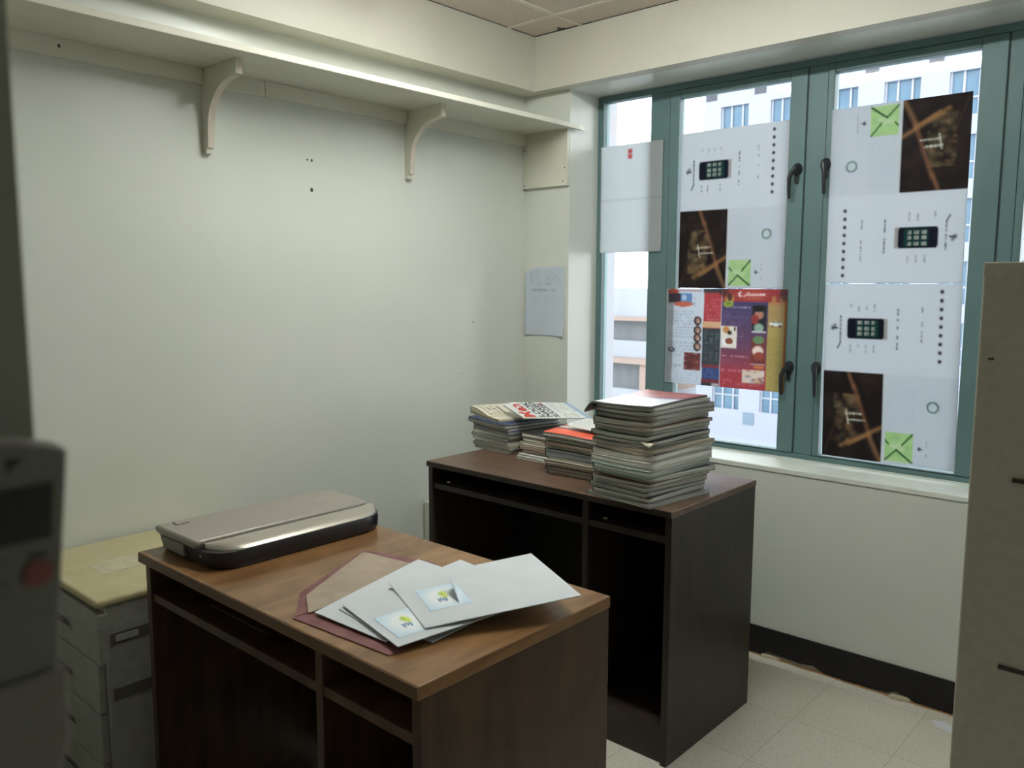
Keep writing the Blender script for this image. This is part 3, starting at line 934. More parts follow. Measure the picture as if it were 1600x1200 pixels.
# ------------------------------------------------------------------ MAGAZINES
ORD = ['', 'lowest', 'second', 'third', 'fourth', 'fifth', 'sixth', 'seventh', 'eighth', 'ninth', 'tenth', 'eleventh', 'twelfth', 'thirteenth', 'fourteenth',
       'fifteenth', 'sixteenth', 'seventeenth', 'eighteenth', 'nineteenth', 'twentieth', 'twenty-first', 'twenty-second', 'twenty-third', 'twenty-fourth', 'twenty-fifth', 'twenty-sixth', 'twenty-seventh', 'twenty-eighth', 'twenty-ninth', 'thirtieth']
def slab(mb, W, L, T, zb, zt, mi, nx=8, ny=10, inset=0.0):
    """closed grid slab in local coords; zb, zt functions(x,y)"""
    xs = [-W / 2 + inset + (W - 2 * inset) * i / nx for i in range(nx + 1)]
    ys = [-L / 2 + inset + (L - 2 * inset) * j / ny for j in range(ny + 1)]
    top = [(x, y, T(x, y)[1] if False else zt(x, y)) for y in ys for x in xs]
    bot = [(x, y, zb(x, y)) for y in ys for x in xs]
    n1 = nx + 1; N2 = len(top)
    fs = []
    for j in range(ny):
        for i in range(nx):
            a = j * n1 + i
            fs.append((a, a + 1, a + n1 + 1, a + n1)); fs.append((N2 + a + n1, N2 + a + n1 + 1, N2 + a + 1, N2 + a))
    for i in range(nx):
        fs.append((i + 1, i, N2 + i, N2 + i + 1)); a = ny * n1 + i; fs.append((a, a + 1, N2 + a + 1, N2 + a))
    for j in range(ny):
        a = j * n1; fs.append((a, a + n1, N2 + a + n1, N2 + a)); a = j * n1 + nx; fs.append((a + n1, a, N2 + a, N2 + a + n1))
    mb.add(top + bot, fs, mi, True)
def magazine(label, group, cx, cy, rz, W, L, surf_b, surf_t, pm, cm, spine='left', extra=None):
    """surf_*: world (x,y)->z. Root at centre; local frame rotated by rz."""
    z0 = surf_b(cx, cy)
    r = thing('magazine', label, 'magazine', (cx, cy, z0), group, rz)
    ca, sa = math.cos(rz), math.sin(rz)
    def loc(f, d):
        return lambda x, y: f(cx + x * ca - y * sa, cy + x * sa + y * ca) - z0 + d
    def child(mb, name, m_):
        WORLD_LOC[r.name] = Vector((0, 0, 0))
        return mb.build(name, m_, r)
    mb = MB(); slab(mb, W, L, None, loc(surf_b, 0.0006), loc(surf_t, -0.0006), 0, inset=0.0012)
    child(mb, 'page_block', pm)
    c_ = MB()
    slab(c_, W, L, None, loc(surf_b, 0.0001), loc(surf_b, 0.0006), 0)
    slab(c_, W, L, None, loc(surf_t, -0.0006), loc(surf_t, -0.0001), 0)
    sx = -W / 2 if spine == 'left' else W / 2
    b_, t_ = loc(surf_b, 0.0001), loc(surf_t, -0.0001)
    ny = 10
    V = []; F = []
    for j in range(ny + 1):
        y = -L / 2 + L * j / ny
        if spine in ('left', 'right'):
            o_ = -0.0012 if spine == 'left' else 0.0012
            zz0, zz1 = b_(sx, y), t_(sx, y)
            V += [(sx, y, zz0), (sx + o_, y, (zz0 * .8 + zz1 * .2)), (sx + o_, y, (zz0 * .2 + zz1 * .8)), (sx, y, zz1)]
        else:
            x = -W / 2 + W * j / ny
            zz0, zz1 = b_(x, -L / 2), t_(x, -L / 2)
            V += [(x, -L / 2, zz0), (x, -L / 2 - .0012, (zz0 * .8 + zz1 * .2)), (x, -L / 2 - .0012, (zz0 * .2 + zz1 * .8)), (x, -L / 2, zz1)]
    for j in range(ny):
        for q in range(3):
            a = 4 * j + q
            F.append((a, a + 1, a + 5, a + 4))
    c_.add(V, F, 0, True)
    cv = child(c_, 'cover', cm)
    if extra:
        extra(r, loc, cv, child)
    return r
def stack(group, desc, cx, cy, rz, W, L, z0, heights, seed, g, amp, jit=0.006, picks=None, rotj=2.0, wv=0.012, skip_top=0, extras=None, top_first=0, pages=None):
    rg = random.Random(seed)
    z = z0
    surf = lambda x, y, z=z0: z
    prev = surf
    n = len(heights)
    out = []
    for i, h in enumerate(heights):
        z2 = z + h
        a = amp(i + 1)
        nxt = (lambda x, y, z2=z2, a=a: z2 + a * g(x, y))
        pm = rg.choice(pages or PAGES); ci = rg.randrange(9)
        pk = (picks or {}).get(i, {})
        ci = pk.get('c', ci)
        if 'p' in pk: pm = PAGES[pk['p']]
        dx = pk.get('dx', rg.uniform(-jit, jit)); dy = pk.get('dy', rg.uniform(-jit, jit))
        ww = pk.get('W', W + rg.uniform(-wv, wv * .6)); ll = pk.get('L', L + rg.uniform(-wv, wv * .6))
        rr = rz + math.radians(pk.get('r', rg.uniform(-rotj, rotj)))
        fromtop = n - i + top_first
        if i == 0: lab = 'bottom magazine of ' + desc + ', %s cover edge' % CN[ci]
        elif i + 1 <= (n + 1) // 2: lab = '%s-covered magazine, %s from the bottom of %s' % (CN[ci], ORD[i + 1], desc)
        elif fromtop == 1: lab = '%s-covered magazine on top of %s' % (CN[ci], desc)
        else: lab = '%s-covered magazine, %s from the top of %s' % (CN[ci], ORD[fromtop], desc)
        sp = pk.get('s', 'left')
        r = magazine(lab, group, cx + dx, cy + dy, rr, ww, ll, prev, nxt, pm, COVERS[ci], sp, (extras or {}).get(i))
        out.append(r)
        prev = nxt; z = z2
    return prev, z, out

# --- tall stack on the right of the dark desk
TA = math.radians(-7.0)
tcx, tcy = 1.246 + (-0.1085 * math.cos(TA) - 0.14 * math.sin(TA)), -0.90 + (-0.1085 * math.sin(TA) + 0.14 * math.cos(TA))
def g_tall(x, y):
    ca, sa = math.cos(-TA), math.sin(-TA)
    u = ((x - tcx) * ca - (y - tcy) * sa) / 0.11; v = ((x - tcx) * sa + (y - tcy) * ca) / 0.15
    return 0.35 * math.sin(1.4 * u + 0.5) + 0.5 * u * u - 0.5 + 0.4 * v + 0.2 * math.sin(2.3 * v + u)
rg = random.Random(21)
hts = [0.010, 0.016, 0.013, 0.019, 0.011, 0.017, 0.021, 0.024, 0.020, 0.012, 0.015, 0.011, 0.013, 0.014, 0.010, 0.018, 0.015, 0.013, 0.012]
tot = 0.283
f_ = tot / sum(hts)
hts = [h * f_ for h in hts]
def dogear(r, loc, cv, child):
    W, L = 0.215, 0.28
    z = loc(lambda x, y: 0, 0)
    m_ = MB()
    x0, y0 = W / 2 - 0.002, -L / 2 - 0.001
    m_.add([(x0 - 0.050, y0 - .001, 0.010), (x0 + 0.004, y0 - 0.004, 0.0095), (x0 - 0.006, y0 - 0.014, -0.003), (x0 - 0.012, y0 - 0.008, 0.004)], [(0, 1, 3), (1, 2, 3), (0, 3, 2)], 0, True)
    o = child(m_, 'folded_page', COVERS[6])
    sm = o.modifiers.new('t', 'SOLIDIFY'); sm.thickness = 0.0006
picks = {0: dict(dx=-0.006, dy=-0.005, W=0.240, L=0.280, r=0, c=2, p=4), 1: dict(dx=-0.006, c=1, r=2.5, p=1), 2: dict(dx=-0.013, c=2, p=4, r=-1), 3: dict(dx=-0.008, dy=0.006, c=7, p=0, r=-2.5), 4: dict(c=8, dx=0.002, p=0, r=1),
         5: dict(dx=0.006, dy=.012, c=1, r=-3.5, p=0, W=.222), 6: dict(dx=0.008, dy=-.011, c=4, p=4, r=1), 7: dict(dx=0.004, dy=-0.006, c=0, p=1, W=.225, r=0), 8: dict(c=7, dx=0.003, dy=-0.002, p=1, W=.225, r=.5), 9: dict(c=6, dx=0.010, dy=.004, p=3, r=-3), 10: dict(c=0, dx=-.007, dy=.008, p=2, W=.205),
         11: dict(c=7, dx=.004, p=0, r=3), 12: dict(c=4, p=1, dx=-.009, dy=.004), 13: dict(c=3, dx=-.004, dy=.008, p=4, r=-3, L=.270), 14: dict(c=8, dx=0.006, p=0, dy=-.004), 15: dict(c=1, p=0, dx=-.004, r=2), 16: dict(c=2, p=2, dx=.006, dy=.006), 17: dict(c=1, dx=.001, p=0, r=-2), 18: dict(c=2, p=1, W=.208, dx=.003)}
topS, zt, _ = stack('magazines in the tall stack on the dark desk', 'the tall right-hand stack', tcx, tcy, TA, 0.215, 0.285, 0.7502, hts, 7, g_tall, lambda i: 0.0065 * min(1, i / 9.0),
                    picks=picks, extras={11: dogear}, top_first=1)
# glossy red and white magazine lying askew on top, left end drooping
def top_mag():
    rz = math.radians(-7 + 5)
    cx, cy = tcx - 0.020, tcy - 0.006
    def drop(x, y):
        d = max(0.0, (tcx - 0.108) - x)
        return -min(0.04, 9.0 * d * d * 2.0 + 0.35 * d)
    sb = lambda x, y: topS(x, y) + drop(x, y) + 0.0002
    stf = lambda x, y: topS(x, y) + drop(x, y) + 0.0055
    def ex(r, loc, cv, child):
        W, L = 0.235, 0.290
        rr = Ras(60, 80, (222, 224, 232))
        q = random.Random(3)
        rr.rect(0, 0, 1, 0.44, (150, 66, 66))
        rr.rect(0, 0.40, 1, 0.50, (110, 110, 160), 0.6)
        for k in range(4):
            rr.rect(0.1, 0.05 + 0.09 * k, 0.92, 0.09 + 0.09 * k, (190, 120, 112), 0.6)
        rr.text(0.1, 0.05, 0.9, 0.4, 5, (226, 196, 188), 0.6, q)
        rr.mottle(0, 0, 1, .44, [(170, 90, 84), (120, 52, 60)], 16, .05, .2, .4, q)
        zt_ = loc(stf, 0.0002)
        o = print_sheet('cover_print', rr, lambda u, t: (-W / 2 + W * u, L / 2 - L * t, zt_(-W / 2 + W * u, L / 2 - L * t)), M['print_gloss'], None, 0.0001)
        o.parent = r
    magazine('glossy red and white magazine on top of the tall stack, left end drooping', 'magazines in the tall stack on the dark desk', cx, cy, rz, 0.235, 0.290, sb, stf, PAGES[0], COVERS[1], 'right', ex)
top_mag()

# --- front middle stack (orange top)
A3 = math.radians(4)
W3, L3 = 0.205, 0.275
c3 = (0.757 + W3 / 2 * math.cos(A3) - L3 / 2 * math.sin(A3), -0.761 + W3 / 2 * math.sin(A3) + L3 / 2 * math.cos(A3))
def g3(x, y):
    u = (x - c3[0]) / 0.1; v = (y - c3[1]) / 0.14
    return -0.5 * u + 0.35 * v + 0.25 * math.cos(1.6 * u)
h3 = [0.016, 0.012, 0.013, 0.010, 0.012, 0.014, 0.010, 0.012, 0.013, 0.009, 0.012]
f_ = 0.130 / sum(h3); h3 = [h * f_ for h in h3]
def orange_print(r, loc, cv, child):
    pass
top3, z3, _ = stack('magazines in the front middle stack', 'the front middle stack', c3[0], c3[1], A3, W3, L3, 0.7502, h3, 12, g3, lambda i: 0.010 * i / 11, picks={
    0: dict(p=3, c=8, dx=0), 2: dict(c=7), 4: dict(c=2), 6: dict(c=1), 7: dict(c=0, dx=-.008), 8: dict(c=8, p=3), 9: dict(c=4), 10: dict(c=7, dx=0.002)})
def flat_mag(label, group, cx, cy, rz, W, L, base, T, pm, cm, ras, spine='left'):
    sb = lambda x, y: base(x, y) + 0.0002
    st = lambda x, y: base(x, y) + T
    def ex(r, loc, cv, child):
        zt_ = loc(st, 0.0002)
        o = print_sheet('cover_print', ras, lambda u, t: (-W / 2 + W * u, L / 2 - L * t, zt_(-W / 2 + W * u, L / 2 - L * t)), M['print_gloss'], None, 0.0001)
        o.parent = r
    magazine(label, group, cx, cy, rz, W, L, sb, st, pm, cm, spine, ex)
    return st
q = random.Random(8)
r3 = Ras(50, 70, (226, 224, 222))
r3.rect(0, 0.72, 1, 1.0, (236, 92, 58))
r3.rect(0.0, 0.66, 1, .72, (90, 84, 86)); r3.text(0.05, .05, .95, .6, 9, (120, 110, 112), .6, q); r3.rect(0.06, .8, .9, .86, (244, 150, 120), .5)
r3.rect(0, 0.5, .4, .6, (190, 60, 50), .7)
s3 = flat_mag('magazine with a bright orange band on the front middle stack', 'magazines in the front middle stack', c3[0] - 0.004, c3[1] - 0.004, A3 + 0.04, 0.215, 0.28, top3, 0.011, PAGES[1], COVERS[0], r3)

# --- small stack behind, between the left and middle stacks
c2 = (0.6175, -0.487)
def g2(x, y): return -0.4 * (x - c2[0]) / 0.1 + 0.2
h2 = [0.007, 0.007, 0.012, 0.010, 0.013, 0.012, 0.014]
f_ = 0.088 / sum(h2); h2 = [h * f_ for h in h2]
stack('magazines in the small stack behind', 'the small stack half hidden behind', c2[0], c2[1], math.radians(2), 0.19, 0.27, 0.7502, h2, 31, g2, lambda i: 0.006 * i / 7, picks={
    0: dict(c=0, dx=0.004, dy=-0.022, p=1, r=-3), 1: dict(c=0, dx=0.002, dy=-0.016, p=1, r=-2), 2: dict(c=8, p=3), 3: dict(p=3, c=3), 6: dict(c=7)}, jit=0.004, wv=.008)

# --- left stack by the corner
A1 = math.radians(-6)
c1 = (0.385, -0.478)
def g1(x, y):
    u = (x - c1[0]) / 0.1; v = (y - c1[1]) / 0.14
    return 0.35 * u * u - 0.3 * u - 0.2 * v
h1 = [0.013, 0.012, 0.010, 0.012, 0.013, 0.014, 0.012, 0.011, 0.012, 0.008]
f_ = 0.112 / sum(h1); h1 = [h * f_ for h in h1]
top1, z1, _ = stack('magazines in the left stack', 'the left stack nearest the corner', c1[0], c1[1], A1, 0.205, 0.275, 0.7502, h1, 44, g1, lambda i: 0.006 * i / 10, picks={
    0: dict(dx=0, p=0, c=2), 1: dict(c=1), 3: dict(c=0, dx=-.010), 4: dict(c=7, dx=-0.008, p=4), 7: dict(dx=-0.004), 8: dict(c=1, dx=-.016, dy=-.006, W=.22), 9: dict(c=5, dx=-0.014, dy=-.008, W=.21)}, jit=0.005)
# cream magazine curling up at the left, white lettered magazine on top of it
q = random.Random(6)
rc = Ras(60, 80, (226, 218, 198))
rc.rect(0, 0, 1, 0.14, (66, 84, 128)); rc.text(.1, .7, .6, .95, 3, (70, 66, 60), .6, q); rc.rect(.15, .62, .5, .66, (60, 56, 60), .7)
hump = lambda x, y: top1(x, y) + 0.010 + 0.016 * math.exp(-((x - 0.335) / 0.05) ** 2)
def cream():
    rz = math.radians(-14)
    sb = lambda x, y: top1(x, y) + 0.0003
    st = lambda x, y: top1(x, y) + 0.011 + 0.018 * (lambda q: q * q * (3 - 2 * q))(min(max((0.37 - x) / 0.12, 0), 1))
    def ex(r, loc, cv, child):
        W, L = 0.205, 0.275
        zt_ = loc(st, 0.0002)
        o = print_sheet('cover_print', rc, lambda u, t: (-W / 2 + W * u, L / 2 - L * t, zt_(-W / 2 + W * u, L / 2 - L * t)), M['print_gloss'], None, 0.0001)
        o.parent = r
    magazine('thick cream magazine with a navy band under the lettered one, left stack', 'magazines in the left stack', 0.345, -0.455, rz, 0.205, 0.275, sb, st, page_mat('page_edges_cream', rgb(214, 205, 180), rgb(176, 166, 140), 700), COVERS[6], 'right', ex)
    return st
stc = cream()
def men():
    # local x = across the cover (title baseline), y = up the cover
    P0 = Vector((0.522, -0.600)); UL = Vector((0.44, 0.898)).normalized(); UW = Vector((-UL.y, UL.x))
    W, L, T = 0.205, 0.275, 0.005
    # title edge starts at P0 and runs back-left along UW; the cover runs right-back along UL
    def base(x, y):
        d = Vector((x, y)) - P0
        a = d.dot(UL) / L; w_ = d.dot(UW) / W
        pl_ = 0.8865 - 0.016 * a + 0.030 * w_ - 0.010 * max(0.0, 0.12 - a) / 0.12 * w_
        q = min(max((0.50 - x) / 0.05, 0), 1) * min(max((-0.33 - y) / 0.04, 0), 1)
        return max(pl_, (stc(x, y) + 0.0008) if q > 0.5 else pl_)
    rz = math.atan2(UL.y, UL.x) + math.pi / 2   # local y points to the title edge (-UL), local x along UW reversed
    c_ = P0 + UL * (L / 2) + UW * (W / 2)
    # local axes: y_local = -UL ; x_local = rotate(y_local,-90)
    rz = math.atan2(-UL.y, -UL.x) - math.pi / 2
    sb = lambda x, y: base(x, y)
    st = lambda x, y: base(x, y) + T
    rr = Ras(70, 94, (228, 230, 228))
    qq = random.Random(9)
    rr.rect(0, 0.93, 1, 1, (130, 160, 190), .8)
    rr.rect(0, 0.20, 1, .21, (150, 190, 170), .8)
    rr.text(0.05, .62, .95, .86, 4, (150, 152, 112), .75, qq)
    rr.text(0.05, .87, .95, .92, 1, (110, 120, 130), .8, qq)
    rr.rect(0.02, .02, .16, .20, (150, 180, 90), .3)
    def ex(r, loc, cv, child):
        zt_ = loc(st, 0.0002)
        o = print_sheet('cover_print', rr, lambda u, t: (-W / 2 + W * u, L / 2 - L * t, zt_(-W / 2 + W * u, L / 2 - L * t)), M['print_gloss'], None, 0.0001)
        o.parent = r
        def word(txt, x, y, sx, sy, mt, bold=0.02):
            gv, gf = glyphs(txt, 1.0, bold)
            vs = [(x + a * sx, y + b_ * sy, zt_(x + a * sx, y + b_ * sy) + 0.0004) for a, b_ in gv]
            oo = MB().add(vs, gf, 0).build('cover_lettering', mt, None, fix=False)
            oo.parent = r
        word('Men', -W / 2 + 0.006, L / 2 - 0.052, 0.098, 0.058, M['ink_red'], 0.04)
        word('LOOK', -W / 2 + 0.010, L / 2 - 0.092, 0.068, 0.034, M['ink_black'], 0.03)
        word('NAKED', -W / 2 + 0.010, L / 2 - 0.122, 0.058, 0.034, M['ink_black'], 0.03)
        word('SUCCESS', -W / 2 + 0.010, L / 2 - 0.152, 0.044, 0.032, M['ink_black'], 0.03)
        word('6', -W / 2 + 0.170, L / 2 - 0.152, 0.040, 0.032, M['ink_red'], 0.03)
    magazine('white magazine with red title and black headlines, topmost of the left stack', 'magazines in the left stack', c_.x, c_.y, rz, W, L, sb, st, PAGES[1], COVERS[0], 'left', ex)
M['ink_red'] = mat('red_ink', rgb(206, 48, 44), 0.5)
M['ink_black'] = mat('black_ink', rgb(44, 46, 48), 0.5)
men()
# thin white leaflets bridging the left and middle stacks
def leaflet(label, c, th, m_):
    o = sheet(c, 0.001, th).build('leaflet', m_)
    tag(o, label, 'leaflet')
leaflet('thin white leaflets lying on the front middle stack against the tall stack', [(0.800, -0.700, 0.9045), (0.955, -0.700, 0.8975), (0.955, -0.500, 0.9075), (0.800, -0.500, 0.9145)], 0.0025, COVERS[0])

# ------------------------------------------------------------------ POSTERS ON THE PANES
def paint_phone(r, t0, t1, rg):
    def T(t): return t0 + (t1 - t0) * t
    # phone
    r.rect(.455, T(.385), .485, T(.62), (176, 170, 168), .8)
    for (u0, u1, a, b_) in [(.185, .455, .385, .615), (.178, .462, .40, .60)]:
        r.rect(u0, T(a), u1, T(b_), (44, 48, 66))
    r.rect(.245, T(.40), .42, T(.60), (44, 92, 92))
    for i in range(3):
        for j in range(3):
            r.rect(.262 + .052 * i, T(.415 + .063 * j), .292 + .052 * i, T(.455 + .063 * j), (196, 196, 190), 1)
            r.rect(.277 + .052 * i, T(.425 + .063 * j), .288 + .052 * i, T(.45 + .063 * j), (110, 120, 120), .8)
    for k in range(9):
        r.ell(.865, T(.085 + .093 * k), .016, (t1 - t0) * .026, (96, 92, 120), 1, soft=.5)
        r.ell(.868, T(.082 + .093 * k), .008, (t1 - t0) * .012, (60, 54, 70), .8)
    r.text(.55, T(.27), .568, T(.72), 1, (110, 112, 128), .8, rg, True)
    r.text(.725, T(.25), .740, T(.72), 1, (150, 152, 165), .7, rg, True)
    for k in range(4):
        r.text(.20 + .06 * k, T(.22), .215 + .06 * k, T(.31), 1, (140, 142, 156), .6, rg, True)
        r.text(.20 + .06 * k, T(.68), .215 + .06 * k, T(.78), 1, (140, 142, 156), .6, rg, True)
    # small tree-like logo with script beside it
    r.ell(.065, T(.50), .020, (t1 - t0) * .035, (110, 118, 128), .8, soft=.7)
    r.ell(.082, T(.47), .016, (t1 - t0) * .03, (120, 130, 138), .7, soft=.7)
    r.line(.07, T(.50), .105, T(.50), .006, (90, 96, 110))
    r.text(.118, T(.36), .134, T(.66), 1, (110, 114, 128), .8, rg, True, .9)
    r.line(.13, T(.66), .105, T(.73), .006, (100, 104, 120))
def paint_photo(r, t0, t1, rg):
    def T(t): return t0 + (t1 - t0) * t
    W_ = .47
    keep = r.a.copy()
    def U(u): return u * W_
    r.rect(0, t0, W_, t1, (62, 54, 54))
    r.mottle(0, t0, W_, t1, [(66, 58, 60), (86, 74, 68), (78, 72, 74)], 40, .04, .12, .5, rg)
    r.mottle(U(.18), T(.25), U(.62), T(.82), [(150, 136, 108), (130, 124, 98), (160, 132, 102), (84, 74, 64), (172, 150, 120)], 60, .02, .055, .6, rg)
    r.line(U(.42), T(0), U(.52), T(.18), .026, (176, 134, 104), .9, 1)
    r.line(U(.52), T(.15), U(.80), T(.72), .028, (168, 126, 100), .85, 1)
    r.line(U(.32), T(.86), U(1.0), T(.60), .030, (188, 150, 112), .9, 1)
    r.line(U(.45), T(.84), U(.80), T(.70), .02, (196, 160, 122), .7, 1)
    r.line(U(.80), T(.74), U(1.0), T(1.02), .034, (174, 138, 106), .9, 1)
    r.line(U(.88), T(.70), U(.97), T(.88), .012, (40, 36, 38), .9, 1)
    r.line(U(.05), T(.95), U(.30), T(.42), .008, (120, 88, 76), .7, 1)
    r.line(U(.15), T(.78), U(.42), T(.86), .012, (110, 90, 60), .6, 1)
    # two lines of white lettering
    for (ta, ua, ub) in ((.475, .38, .66), (.55, .42, .72)):
        r.text(U(ua), T(ta - .022), U(ub), T(ta + .022), 1, (216, 216, 204), 1, rg, False, .95)
        r.line(U(ua), T(ta + .01), U(ub), T(ta - .005), .005, (214, 214, 204), .8)
    r.line(U(.40), T(.44), U(.44), T(.60), .008, (216, 216, 206), .9)
    m = (r.u < W_) & (r.t > t0) & (r.t < t1)
    r.a = np.where(m[..., None], r.a, keep)
    # green square with crossed dark lines and a pale bloom
    u0, u1, a, b_ = .49, .70, T(.64), T(.97)
    keep = r.a.copy()
    r.rect(u0, a, u1, b_, (190, 212, 170))
    r.mottle(u0, a, u1, b_, [(198, 216, 172), (180, 206, 164), (172, 200, 160)], 24, .02, .05, .5, rg)
    r.line(u0, b_, u0 + .09, a + (b_ - a) * .60, .006, (36, 92, 60))
    r.line(u0 + .09, a + (b_ - a) * .60, u1, b_, .007, (36, 92, 60))
    r.line(u0 + .13, a + (b_ - a) * .42, u1, a, .006, (36, 92, 60))
    r.line(u0, a + (b_ - a) * .28, u0 + .03, a + (b_ - a) * .42, .006, (36, 92, 60))
    r.ell(u0 + .075, (a + b_) / 2 - .004, .04, .016, (206, 216, 196), .9, soft=.4)
    r.ell(u0 + .13, (a + b_) / 2 + .01, .038, .014, (204, 216, 190), .9, soft=.5)
    r.ell(u0 + .11, (a + b_) / 2 - .016, .018, .012, (206, 218, 196), .9, soft=.5)
    m = (r.u > u0) & (r.u < u1) & (r.t > a) & (r.t < b_)
    r.a = np.where(m[..., None], r.a, keep)
    r.ring(.83, T(.33), .038, .028, .16, (120, 150, 138), .8)
    r.text(.875, T(.28), .89, T(.40), 1, (176, 178, 182), .5, rg, True)
    r.text(.50, T(.08), .70, T(.60), 10, (176, 184, 196), .28, rg, True, .9)
    r.ell(.745, T(.80), .014, .014, (80, 92, 104), .8, soft=.6)
    r.line(.745, T(.80), .768, T(.80), .004, (80, 92, 104))
    r.text(.788, T(.70), .803, T(.92), 1, (130, 136, 150), .7, rg, True)
def poster_raster(seed, flip):
    rg = random.Random(seed)
    r = Ras(150, 208, (214, 218, 222))
    r.rect(0, .5, 1, 1, (208, 212, 217))
    r.rect(.478, .5, .486, 1.0, (212, 214, 206), .7)
    paint_phone(r, 0.0, .5, rg)
    paint_photo(r, .5, 1.0, rg)
    r.rect(0, .497, 1, .502, (214, 216, 222), .7)
    if flip: r.rot180()
    return r
def poster(name, label, ras, x0, x1, zt, zb, y, rot=0.0, wave=0.002, cat='poster', group=None, mt=None, seed=0, skew=0.0):
    cx, cz = (x0 + x1) / 2, (zt + zb) / 2
    ca, sa = math.cos(rot), math.sin(rot)
    def C_(u, t):
        lx = x0 + (x1 - x0) * u - cx; lz = zt + (zb - zt) * t - cz
        return (cx + lx * ca - lz * sa + skew * t, y - wave * (1 + math.sin(5 * u + 7 * t + seed) * math.sin(6.5 * t + seed * 2)) * 0.5, cz + lx * sa + lz * ca)
    o = print_sheet(name, ras, C_, mt or M['print'], None, 0.0003)
    tag(o, label, cat, group)
    return o
PY = 0.1955
G = 'identical printed double sheets taped to the panes'
poster('poster', 'phone and dark photo poster taped in the middle pane above the colourful brochure', poster_raster(1, False), 0.672, 1.124, 1.974, 1.357, PY, 0.0, group=G)
poster('poster', 'upside-down poster at the top of the right pane, dark photo at top right', poster_raster(2, True), 1.276, 1.727, 1.987, 1.378, PY, -0.002, group=G, seed=1, skew=0.006)
poster('poster', 'lower poster of the right pane with its dark photo at bottom left', poster_raster(3, False), 1.285, 1.735, 1.374, 0.747, PY, 0.004, group=G, seed=2, skew=0.012)
